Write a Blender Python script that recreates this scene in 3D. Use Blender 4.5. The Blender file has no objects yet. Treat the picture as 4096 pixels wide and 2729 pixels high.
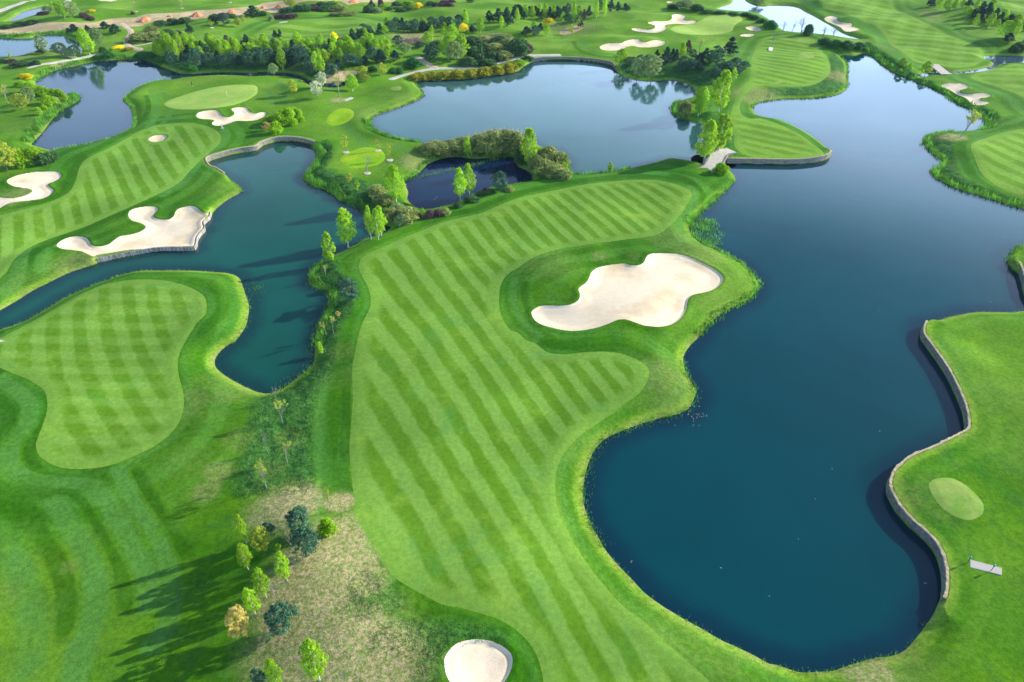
import bpy, math, random
import numpy as np
from mathutils import Vector, Matrix

# ------------------------------------------------------------------ camera, sky, sun, exposure
SC = bpy.context.scene
CAM_H, PITCH, FPX = 70.0, 36.0, 2731.0
cam_d = bpy.data.cameras.new('camera'); cam = bpy.data.objects.new('camera', cam_d)
SC.collection.objects.link(cam); SC.camera = cam
cam.location = (0, 0, CAM_H); cam.rotation_euler = (math.radians(90 - PITCH), 0, 0)
cam_d.sensor_width = 36; cam_d.lens = 24.0; cam_d.clip_end = 20000; cam_d.clip_start = 0.5
SC.render.resolution_x, SC.render.resolution_y = 1024, 682
SUN_AZ, SUN_EL = 22.0, 22.0            # azimuth of the sun, counter-clockwise from +X
W = bpy.data.worlds.new('World'); SC.world = W; W.use_nodes = True
wn = W.node_tree; bg = wn.nodes['Background']
sky = wn.nodes.new('ShaderNodeTexSky'); sky.sky_type = 'NISHITA'; sky.sun_disc = False
sky.sun_elevation = math.radians(SUN_EL); sky.sun_rotation = math.radians(90 - SUN_AZ)
sky.air_density = 1.0; sky.dust_density = 0.6; sky.ozone_density = 3.0
# bright low cloud and haze towards the sun, thinning upwards
def wnode(t, **k):
    n = wn.nodes.new(t)
    for a, b in k.items(): setattr(n, a, b)
    return n
tc = wnode('ShaderNodeTexCoord'); sx_ = wnode('ShaderNodeSeparateXYZ'); wn.links.new(tc.outputs['Generated'], sx_.inputs[0])
mp_ = wnode('ShaderNodeMapping'); mp_.inputs['Scale'].default_value = (1.6, 1.6, 5); wn.links.new(tc.outputs['Generated'], mp_.inputs[0])
nz = wnode('ShaderNodeTexNoise'); nz.inputs['Scale'].default_value = 1.6; nz.inputs['Detail'].default_value = 4; wn.links.new(mp_.outputs[0], nz.inputs['Vector'])
def wmr(src, a, b, c, d):
    n = wnode('ShaderNodeMapRange', interpolation_type='SMOOTHSTEP'); wn.links.new(src, n.inputs[0])
    for i, v in zip((1, 2, 3, 4), (a, b, c, d)): n.inputs[i].default_value = v
    return n.outputs[0]
def wmul(a, b):
    n = wnode('ShaderNodeMath', operation='MULTIPLY'); wn.links.new(a, n.inputs[0]); wn.links.new(b, n.inputs[1]); return n.outputs[0]
elev = wmr(sx_.outputs['Z'], .2, .47, 1.0, 0.0); azf = wmr(sx_.outputs['X'], -.75, .55, .2, 1.0)
cl = wmul(wmul(elev, azf), wmr(nz.outputs['Fac'], .3, .7, .72, 1.15))
wmx = wnode('ShaderNodeMix', data_type='RGBA'); wn.links.new(cl, wmx.inputs[0]); wn.links.new(sky.outputs[0], wmx.inputs[6]); wmx.inputs[7].default_value = (12.5, 17, 24, 1)
wn.links.new(wmx.outputs[2], bg.inputs[0]); bg.inputs[1].default_value = 0.12
sd = bpy.data.lights.new('sun', 'SUN'); so = bpy.data.objects.new('sun', sd); SC.collection.objects.link(so)
sd.energy = 4.6; sd.angle = math.radians(0.6); sd.color = (1.0, 0.91, 0.70)
_s = Vector((math.cos(math.radians(SUN_AZ)) * math.cos(math.radians(SUN_EL)), math.sin(math.radians(SUN_AZ)) * math.cos(math.radians(SUN_EL)), math.sin(math.radians(SUN_EL))))
so.rotation_euler = _s.to_track_quat('Z', 'Y').to_euler(); so.location = (60, 40, 90)
SC.view_settings.view_transform = 'Standard'; SC.view_settings.look = 'None'
SC.view_settings.exposure = 0.72; SC.view_settings.gamma = 1.0
random.seed(7); RNG = np.random.default_rng(7)

# ------------------------------------------------------------------ survey points: photo tile positions -> places on the land
def parse(s):
    out = []; off = (0, 0, .435)
    for t in s.split():
        if t.endswith(':'):
            k = t[:-1]
            off = {'P': (0, 1364, .8704), 'A': (1300, 600, .68), 'B': (1300, 1600, .68), 'C': (0, 480, .4675)}.get(k) or (int(k[0]) * 1024, int(k[1]) * 682, .435)
        else:
            x, y = t.split(','); out.append((off[0] + float(x) * off[2], off[1] + float(y) * off[2]))
    return np.array(out)
cP, sP = math.cos(math.radians(PITCH)), math.sin(math.radians(PITCH))
def unproj(P, z):
    a = (P[:, 0] - 2048) / FPX; b = (1364 - P[:, 1]) / FPX
    t = (z - CAM_H) / (-sP + b * cP)
    return np.stack([a * t, (cP + b * sP) * t], 1)
def smooth_closed(P, n=4):
    out = []
    m = len(P)
    for i in range(m):
        p0, p1, p2, p3 = P[i - 1], P[i], P[(i + 1) % m], P[(i + 2) % m]
        for k in range(n):
            t = k / n
            out.append(.5 * ((2 * p1) + (-p0 + p2) * t + (2 * p0 - 5 * p1 + 4 * p2 - p3) * t * t + (-p0 + 3 * p1 - 3 * p2 + p3) * t ** 3))
    return np.array(out)
def smooth_open(P, n=4):
    Q = np.vstack([2 * P[0] - P[1], P, 2 * P[-1] - P[-2]]); out = []
    for i in range(1, len(Q) - 2):
        p0, p1, p2, p3 = Q[i - 1], Q[i], Q[i + 1], Q[i + 2]
        for k in range(n):
            t = k / n
            out.append(.5 * ((2 * p1) + (-p0 + p2) * t + (2 * p0 - 5 * p1 + 4 * p2 - p3) * t * t + (-p0 + 3 * p1 - 3 * p2 + p3) * t ** 3))
    out.append(P[-1]); return np.array(out)
def seg_dist(X, Y, a, b):
    dx, dy = b[0] - a[0], b[1] - a[1]; L = dx * dx + dy * dy + 1e-12
    t = np.clip(((X - a[0]) * dx + (Y - a[1]) * dy) / L, 0, 1)
    return np.hypot(X - a[0] - t * dx, Y - a[1] - t * dy)
def inside(X, Y, poly):
    r = np.zeros(X.shape, bool); q = np.roll(poly, -1, 0)
    for (x1, y1), (x2, y2) in zip(poly, q):
        if y1 == y2: continue
        c = ((y1 > Y) != (y2 > Y)) & (X < (x2 - x1) * (Y - y1) / (y2 - y1) + x1); r ^= c
    return r
def sdf_pts(X, Y, poly, R=14.0):
    d = np.full(X.shape, R); lo, hi = poly.min(0) - R, poly.max(0) + R
    m = (X > lo[0]) & (X < hi[0]) & (Y > lo[1]) & (Y < hi[1])
    if not m.any(): return d
    x, y = X[m], Y[m]; v = np.full(x.shape, R)
    for a, b in zip(poly, np.roll(poly, -1, 0)):
        n = (np.abs(x - (a[0] + b[0]) / 2) < R + abs(a[0] - b[0]) / 2) & (np.abs(y - (a[1] + b[1]) / 2) < R + abs(a[1] - b[1]) / 2)
        if n.any(): v[n] = np.minimum(v[n], seg_dist(x[n], y[n], a, b))
    d[m] = np.where(inside(x, y, poly), -v, v)
    return d
def line_pts(X, Y, pl, R=14.0):
    d = np.full(X.shape, R)
    for a, b in zip(pl[:-1], pl[1:]): d = np.minimum(d, seg_dist(X, Y, a, b))
    return d

WATER = {
 'channel': ("teal green channel pond below the wood-walled bunker", (.004, .07, .052), """01: -100,1335 0,1285 150,1200 300,1105 450,1030 600,955 750,900 860,868 905,845 925,838 1050,815 1200,785 1400,750 1500,742 1640,738 1770,738
 1808,715 1820,650 1850,600 1890,555 1880,500 1930,455 1945,410 1990,350 2100,265 2200,210 2225,180 2180,130 2080,65 2010,20 00: 1955,1568 1930,1545 1910,1505 1940,1480 2050,1445 2200,1410 2354,1385
 10: 60,1345 150,1315 250,1300 350,1302 440,1315 500,1330 535,1345 552,1400 560,1430 530,1500 490,1568 11: 445,30 440,50 455,90 520,135 600,165 680,190 740,240 800,285 880,300 940,330 975,370
 1010,430 1080,480 1180,500 1240,520 1200,560 1100,605 1000,632 900,690 800,740 720,775 600,830 550,870 510,930 490,1000 500,1050 600,1090 680,1130 690,1170 660,1250 630,1330 590,1400 560,1480 545,1568
 12: 540,40 530,200 480,260 380,340 300,400 230,445 130,480 60,480 0,465 02: 2354,465 2250,420 2120,350 2020,280 1975,220 1985,150 2040,80 2110,30 2165,0 01: 2230,1480 2270,1400 2290,1250 2260,1150
 2230,1060 2200,990 2120,950 1990,935 1750,920 1500,920 1300,922 1150,950 950,1020 800,1080 600,1170 400,1290 200,1400 0,1465 -100,1515"""),
 'cloud': ("blue pond left of the striped green reflecting a cloud", (.006, .03, .06), """00: 290,1330 350,1350 480,1385 560,1370 700,1350 850,1320 1000,1280 1100,1240 1200,1190 1228,1140 1225,1050 1200,980 1140,930 1140,905 1170,880 1250,820 1350,775
 1500,740 1600,735 1700,718 1900,702 2100,695 2354,705 10: 200,700 400,725 500,790 560,800 620,803 720,812 800,795 850,765 870,735 840,738 760,760 640,768 560,755 480,732 400,692 300,672 150,662 0,665 00: 2354,672 2100,664 1900,668
 1700,680 1600,655 1480,610 1440,580 1300,550 1150,545 1000,555 850,570 700,605 550,635 430,680 370,710 325,750 350,800 480,850 620,885 690,865 715,885 718,925 650,965 560,1010 500,1070 450,1140 380,1230 310,1300"""),
 'leftmid': ("pale blue pond at the left edge beside the dirt track", (.03, .08, .12), """00: -120,345 0,350 120,355 280,350 340,330 450,318 560,320 600,345 650,360 720,395 750,430 750,490 650,505 560,500 500,470 420,462 300,482 180,520 100,527 0,527 -120,540"""),
 'corner': ("narrow pale pond curving through the top left corner", (.06, .1, .13), """00: 50,205 110,175 200,115 320,75 400,62 470,52 500,60 440,95 400,130 330,145 240,165 180,188 110,205"""),
 'middle': ("wide grey-blue lake behind the scrub spit", (.03, .1, .1), """10: 1460,765 1520,742 1600,735 1800,730 1950,725 2100,705 2250,685 2354,668 20: 60,650 110,610 170,575 220,566 300,560 450,558 600,560 700,568 800,580 880,595 925,612 950,645 1000,680 1060,712 1180,738
 1300,742 1450,735 1530,745 1600,770 1660,800 1690,840 1670,890 1600,910 1540,930 1490,960 1475,1010 1490,1050 1560,1082 1640,1105 1735,1128 1770,1170 1775,1250 1750,1330 1740,1400 1730,1470 1700,1492 1640,1480 1550,1465 1450,1455
 1380,1475 1250,1510 1120,1540 1000,1568 21: 850,22 700,37 600,36 545,25 522,5 20: 518,1540 500,1470 450,1410 380,1370 270,1350 170,1290 60,1235 10: 2354,1222 2150,1232 2000,1282 1850,1312 1700,1325 1560,1325 1480,1308 1400,1300 1300,1280 1150,1222
 1090,1190 1060,1140 1055,1100 1100,1060 1250,1010 1350,970 1480,920 1540,880 1535,850 1500,810"""),
 'dark': ("small navy pond beneath the scrub spit", (.004, .018, .055), """10: 1520,1568 1580,1510 1700,1460 1830,1440 2000,1460 2150,1452 2354,1440 20: 30,1470 60,1530 120,1560 180,1600 190,1640 21: 190,90 110,105 0,125 11: 2300,130 2150,155 2050,192 1950,242 1850,288
 1750,322 1650,345 1560,355 1480,340 1420,300 1390,260 1400,200 1380,150 1370,85 1450,50"""),
 'lake': ("long deep teal lake filling the right side", (.0, .046, .06), """30: 660,520 700,505 800,513 870,490 960,512 1000,550 1060,600 1150,660 1250,700 1370,750 1500,800 1600,850 1660,880 1740,950 1850,990 1900,1020 1960,1080 2010,1130 2000,1170 1920,1195 1800,1205 1700,1210 1560,1225
 1480,1250 1445,1290 1445,1330 1500,1390 1560,1440 1610,1480 1590,1530 1520,1560 31: 1500,0 1530,50 1620,110 1750,170 1900,215 2050,260 2200,310 2354,352 2700,440 2700,640 2354,690 2290,720 2240,770 2207,810 2212,860 2260,920 2305,960 2330,1040 2350,1130 2420,1230 2700,1280
 2354,1292 2250,1305 2100,1303 1900,1305 1740,1333 1600,1368 1500,1402 1425,1435 1405,1490 1405,1550 32: 1440,40 1535,170 1620,300 1690,430 1755,580 1790,680 1805,800 1800,855 1760,885 1700,915 1600,965 1500,1015 1350,1075 1250,1125 1180,1185 1125,1240
 1095,1300 1085,1380 1110,1460 1170,1568 33: 1210,50 1300,150 1400,235 1490,330 1550,430 1585,550 1597,680 1585,800 1565,850 1530,930 1480,1010 1420,1090 1350,1180 1260,1275 1150,1325 1000,1345 850,1385 700,1430 600,1465 450,1475 300,1480 180,1445 80,1410 0,1395
 23: 2200,1310 2050,1240 1900,1170 1750,1080 1600,1000 1500,940 1400,880 1300,810 1200,730 1100,620 1000,520 930,440 850,340 790,230 730,140 700,60 680,0 22: 660,1500 650,1400 660,1300 685,1180 720,1080 760,1000 820,930 900,875 1000,830 1130,780 1300,725 1450,690
 1600,640 1660,560 1690,470 1650,380 1600,290 1575,190 1590,110 1650,30 21: 1720,1530 1790,1430 1870,1360 1950,1300 2060,1235 2150,1200 2230,1130 2265,1060 2225,970 2160,900 2100,850 1960,770 1850,720 1760,680 1690,630 1635,560 1640,500 1700,410 1760,360 1850,280 1940,200 2020,120 2050,60 2000,0
 20: 1985,1550 1975,1500 2100,1505 2354,1510 30: 150,1512 300,1508 450,1490 540,1465 578,1430 570,1400 540,1360 480,1310 400,1250 300,1190 200,1140 100,1100 0,1085 20: 2260,1060 2215,1015 2220,980 2250,950 2354,930 30: 150,910 400,905 550,885 680,850 730,800 725,700 730,620 710,570"""),
 'topright': ("bright white-blue pond behind the far green", (.06, .1, .13), """20: 2060,-45 2020,30 1940,60 1890,85 2000,108 2180,115 2280,130 2354,170 30: 50,200 100,250 200,300 420,320 600,335 750,360 860,368 780,335 700,310 640,280 600,250 500,195 400,140 340,110 280,75 200,50 50,45 0,52 20: 2250,50 2180,30 2140,0 2130,-45"""),
 'stream': ("small pond and stream at the right edge below the wooded slope", (.05, .09, .12), """30: 1990,520 2080,510 2240,512 2354,512 2560,512 2560,590 2354,582 2200,585 2130,592 2085,628 1920,664 1700,679 1640,678 1520,672 1440,712 1380,722 1385,700 1440,672 1500,640 1560,650 1700,663 1900,648 2050,612 2075,578 2010,550"""),
 'culvert': ("narrow dark water under the stone bridge", (.01, .05, .07), """20: 1715,1440 1850,1462 1990,1488 2000,1528 1850,1512 1700,1494"""),
}
WALLS = [ # name, label, category, kind, top height, water-line points
 ('stone_wall', 'curved pale stone retaining wall around the channel pond end', 'stone', 1.45, "01: 2080,65 2010,20 00: 1955,1568 1930,1545 1910,1505 1940,1480 2050,1445 2200,1410 2354,1385 10: 60,1345 150,1315 250,1300 350,1302 440,1315 500,1330 540,1345"),
 ('stone_wall', 'long low stone wall on the far shore of the middle lake', 'stone', 1.5, "20: 180,572 300,560 450,558 600,560 700,568 800,580 880,595 925,612 945,640"),
 ('stone_wall', 'low stone wall curving round the tip of the striped peninsula', 'stone', 1.5, "20: 1975,1503 2100,1505 2354,1510 30: 150,1512 300,1508 450,1490 540,1465 578,1430"),
 ('stone_wall', 'tall grey stone wall winding down the right bank of the big lake', 'stone', 1.4, "31: 1425,1435 1405,1490 1405,1550 32: 1440,40 1535,170 1620,300 1690,430 1755,580 1790,680 1805,800 1800,855 1760,885 1700,915 1600,965 1500,1015 1350,1075 1250,1125 1180,1185 1125,1240 1095,1300 1085,1380 1110,1460 1170,1568 33: 1210,50 1300,150 1400,235 1490,330 1550,430 1585,550 1597,680 1585,800 1565,850"),
 ('stone_wall', 'short dark stone wall at the right edge islet', 'stone', 1.5, "31: 2275,890 2305,960 2330,1040 2350,1130 2420,1230"),
 ('timber_wall', 'grey upright timber plank wall holding the heart-shaped bunker above the channel', 'wood', .95, "01: 905,845 1050,815 1200,785 1400,750 1500,742 1640,738 1770,738 1808,715 1820,650 1850,600 1890,555 1880,500 1930,455 1945,410"),
]
WLINES = [unproj(parse(w[4]), 0.0) for w in WALLS]
WPOLY = {}
for k, (lab, col, s) in WATER.items(): WPOLY[k] = smooth_closed(unproj(parse(s), 0.0), 3)

MOUNDS = [(x, y, r, h) for (s, r, h) in [("21: 300,880", 9, 1.5), ("21: 780,760", 4, .8), ("21: 1110,760", 4, .8), ("21: 500,1050", 6, .5), ("01: 380,830", 7, 1.6), ("01: 1000,560", 8, .7), ("10: 350,800", 7, 1.6), ("10: 560,850", 8, 1.6),
  ("10: 1000,720", 10, 1.0), ("13: 550,650", 9, 1.7), ("13: 900,1300", 8, 1.0), ("13: 400,150", 6, .8), ("00: 600,900", 14, .8), ("20: 1250,220", 7, 1.2), ("20: 970,370", 8, 1.2), ("20: 1220,375", 5, 1.0), ("20: 1640,165", 8, 1.3), ("20: 1250,110", 6, -.8), ("20: 1700,640", 22, 2.2),
  ("30: 720,190", 7, 1.2), ("30: 1830,840", 5, .5), ("30: 2000,880", 5, .3), ("32: 2100,700", 9, .8), ("32: 1250,1480", 6, .3), ("12: 350,900", 6, -.7), ("02: 250,700", 8, .5), ("02: 100,1350", 10, .6), ("03: 700,300", 12, .5), ("10: 1850,420", 20, 1.6), ("30: 1900,120", 30, 3), ("00: 1600,400", 25, 1.5), ("10: 500,480", 25, 1.2)]
  for x, y in unproj(parse(s), 1.5)]
_w = [(2 * math.pi / L * math.cos(a), 2 * math.pi / L * math.sin(a), p, amp) for L, a, p, amp in [(61, .4, 1, .32), (47, 1.9, 2.2, .28), (83, 2.7, .3, .35), (29, 1.2, 4, .14), (23, 2.4, 5, .1), (35, .1, 1.5, .16)]]
TWX, TWY = unproj(parse("01: 1500,620"), 1.0)[0]
def land(X, Y, dw, dwall):
    und = sum(a * np.sin(kx * X + ky * Y + p) for kx, ky, p, a in _w)
    und = und * (1 + np.clip((Y - 250) / 200, 0, 1) * 1.6)
    for mx, my, r, h in MOUNDS: und = und + h * np.exp(-((X - mx) ** 2 + (Y - my) ** 2) / (r * r))
    nearwall = np.clip(1 - (dwall - 1.0) / 5.0, 0, 1); nearwall = nearwall * nearwall * (3 - 2 * nearwall)
    far = np.clip((dw - 2) / 9, 0, 1); far = far * far * (3 - 2 * far)
    base = 1.35 + und * far - .5 * np.exp(-((X - TWX) ** 2 + (Y - TWY) ** 2) / 18.0 ** 2)
    bw = 5.5 * (1 - nearwall) + 0.45 * nearwall
    s = np.clip(dw / bw, 0, 1)
    h = base * s * (1.9 - .9 * s)
    return np.where(dw > 0, h, np.maximum(dw * .5, -1.6))
def H(X, Y):
    X = np.asarray(X, float); Y = np.asarray(Y, float)
    dw = np.full(X.shape, 14.0)
    for p in WPOLY.values(): dw = np.minimum(dw, sdf_pts(X, Y, p))
    dl = np.full(X.shape, 14.0)
    for l in WLINES: dl = np.minimum(dl, line_pts(X, Y, l))
    return land(X, Y, dw, dl)
def place(P, it=7):
    z = np.full(len(P), 1.2)
    for _ in range(it):
        Q = unproj(P, z); z = .3 * z + .7 * np.maximum(H(Q[:, 0], Q[:, 1]), 0)
    return unproj(P, z), z
def placed(s): return place(parse(s))[0]
def one(s): Q, z = place(parse(s)); return Q[0, 0], Q[0, 1], z[0]

# ------------------------------------------------------------------ generic helpers
COL = SC.collection
def tag(o, label=None, cat=None, group=None, kind=None):
    if label: o['label'] = label
    if cat: o['category'] = cat
    if group: o['group'] = group
    if kind: o['kind'] = kind
    return o
def mesh_np(name, V, F, mat=None, smooth=False, attrs=None):
    """V (n,3), F (m,3|4) int arrays -> mesh datablock"""
    me = bpy.data.meshes.new(name); V = np.asarray(V, np.float32); F = np.asarray(F, np.int32); k = F.shape[1]
    me.vertices.add(len(V)); me.vertices.foreach_set('co', V.ravel())
    me.loops.add(F.size); me.loops.foreach_set('vertex_index', F.ravel())
    me.polygons.add(len(F)); me.polygons.foreach_set('loop_start', np.arange(0, F.size, k, dtype=np.int32))
    me.polygons.foreach_set('loop_total', np.full(len(F), k, np.int32))
    if smooth: me.polygons.foreach_set('use_smooth', np.ones(len(F), bool))
    me.update(calc_edges=True)
    for an, av in (attrs or {}).items():
        at = me.attributes.new(an, 'FLOAT', 'POINT'); at.data.foreach_set('value', np.asarray(av, np.float32).ravel())
    if mat: me.materials.append(mat)
    return me
def obj(name, me, parent=None, loc=None):
    o = bpy.data.objects.new(name, me); COL.objects.link(o)
    if parent: o.parent = parent
    if loc is not None: o.location = loc
    return o
def empty(name, loc, rz=0):
    o = bpy.data.objects.new(name, None); COL.objects.link(o); o.location = loc; o.rotation_euler = (0, 0, rz); o.empty_display_size = .3; return o
class MB:
    def __init__(s): s.v = []; s.f = []
    def add(s, vs, fs):
        n = len(s.v); s.v += [tuple(v) for v in vs]; s.f += [tuple(i + n for i in f) for f in fs]
    def box(s, c, d, rz=0, taper=1):
        cx, cy, cz = c; x, y, z = d[0] / 2, d[1] / 2, d[2] / 2; vs = []
        for k in (-1, 1):
            t = 1 if k < 0 else taper
            for i, j in ((-1, -1), (1, -1), (1, 1), (-1, 1)):
                px, py = i * x * t, j * y * t
                vs.append((cx + px * math.cos(rz) - py * math.sin(rz), cy + px * math.sin(rz) + py * math.cos(rz), cz + k * z))
        s.add(vs, [(3, 2, 1, 0), (4, 5, 6, 7), (0, 1, 5, 4), (1, 2, 6, 5), (2, 3, 7, 6), (3, 0, 4, 7)])
    def tube(s, pts, rad, n=6):
        pts = [Vector(p) for p in pts]; rings = []; n0 = len(s.v)
        for i, p in enumerate(pts):
            d = (pts[min(i + 1, len(pts) - 1)] - pts[max(i - 1, 0)]).normalized()
            u = d.cross(Vector((.31, .9, .2))).normalized(); w = d.cross(u)
            r = rad[i] if isinstance(rad, (list, tuple)) else rad
            for k in range(n):
                a = 2 * math.pi * k / n; s.v.append(tuple(p + (u * math.cos(a) + w * math.sin(a)) * r))
        for i in range(len(pts) - 1):
            for k in range(n):
                a = n0 + i * n + k; b = n0 + i * n + (k + 1) % n; s.f.append((a, b, b + n, a + n))
        s.f.append(tuple(n0 + k for k in range(n))[::-1]); s.f.append(tuple(n0 + (len(pts) - 1) * n + k for k in range(n)))
    def mesh(s, name, mat=None, smooth=False):
        me = bpy.data.meshes.new(name); me.from_pydata(s.v, [], s.f); me.update()
        if smooth: me.polygons.foreach_set('use_smooth', [True] * len(s.f))
        if mat: me.materials.append(mat)
        return me
    def build(s, name, mat=None, parent=None, loc=None, smooth=False): return obj(name, s.mesh(name, mat, smooth), parent, loc)

# ------------------------------------------------------------------ materials
class NT:
    def __init__(s, name):
        s.m = bpy.data.materials.new(name); s.m.use_nodes = True; s.t = s.m.node_tree; s.n = s.t.nodes
        s.b = s.n['Principled BSDF']; s.out = s.n['Material Output']
    def L(s, a, b): s.t.links.new(a, b)
    def set(s, sock, v):
        if hasattr(v, 'is_linked') or isinstance(v, bpy.types.NodeSocket): s.L(v, sock)
        else: sock.default_value = (*v, 1) if isinstance(v, tuple) and len(v) == 3 and sock.type == 'RGBA' else v
    def attr(s, name): n = s.n.new('ShaderNodeAttribute'); n.attribute_name = name; return n.outputs['Fac']
    def pos(s): return s.n.new('ShaderNodeNewGeometry').outputs['Position']
    def noise(s, scale, detail=2, rough=.5, vec=None, dist=0, sx=None):
        n = s.n.new('ShaderNodeTexNoise'); n.inputs['Scale'].default_value = scale; n.inputs['Detail'].default_value = detail
        n.inputs['Roughness'].default_value = rough; n.inputs['Distortion'].default_value = dist
        v = vec if vec is not None else s.pos()
        if sx:
            mp = s.n.new('ShaderNodeMapping'); mp.inputs['Scale'].default_value = sx; s.L(v, mp.inputs[0]); v = mp.outputs[0]
        s.L(v, n.inputs['Vector']); return n.outputs['Fac']
    def math(s, op, a, b=0.0, c=None):
        n = s.n.new('ShaderNodeMath'); n.operation = op
        s.set(n.inputs[0], a); s.set(n.inputs[1], b)
        if c is not None: s.set(n.inputs[2], c)
        return n.outputs[0]
    def mr(s, v, a, b, c=0.0, d=1.0, smooth=True):
        n = s.n.new('ShaderNodeMapRange'); n.interpolation_type = 'SMOOTHSTEP' if smooth else 'LINEAR'
        s.L(v, n.inputs[0])
        for i, x in zip((1, 2, 3, 4), (a, b, c, d)): s.set(n.inputs[i], x)
        return n.outputs[0]
    def mix(s, f, a, b):
        n = s.n.new('ShaderNodeMix'); n.data_type = 'RGBA'; a = (a,) * 3 if isinstance(a, float) else a; b = (b,) * 3 if isinstance(b, float) else b; s.set(n.inputs[0], f); s.set(n.inputs[6], a); s.set(n.inputs[7], b); return n.outputs[2]
    def mulc(s, c, f):
        n = s.n.new('ShaderNodeVectorMath'); n.operation = 'SCALE'; s.set(n.inputs[0], c); s.set(n.inputs['Scale'], f); return n.outputs[0]
    def bump(s, h, strength, dist):
        n = s.n.new('ShaderNodeBump'); n.inputs['Strength'].default_value = strength; n.inputs['Distance'].default_value = dist; s.L(h, n.inputs['Height']); s.L(n.outputs[0], s.b.inputs['Normal'])
    def fin(s, col, rough=.8, spec=.2):
        s.set(s.b.inputs['Base Color'], col); s.b.inputs['Roughness'].default_value = rough; s.b.inputs['Specular IOR Level'].default_value = spec; return s.m
def simple(name, col, rough=.7, var=.25, scale=3.0, spec=.3, bump=0):
    t = NT(name); f = t.mr(t.noise(scale, 4, .6), .3, .7, 1 - var, 1 + var); c = t.mulc(tuple(col), f)
    if bump: t.bump(t.noise(scale * 3, 3), 1.0, bump)
    return t.fin(c, rough, spec)

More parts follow.
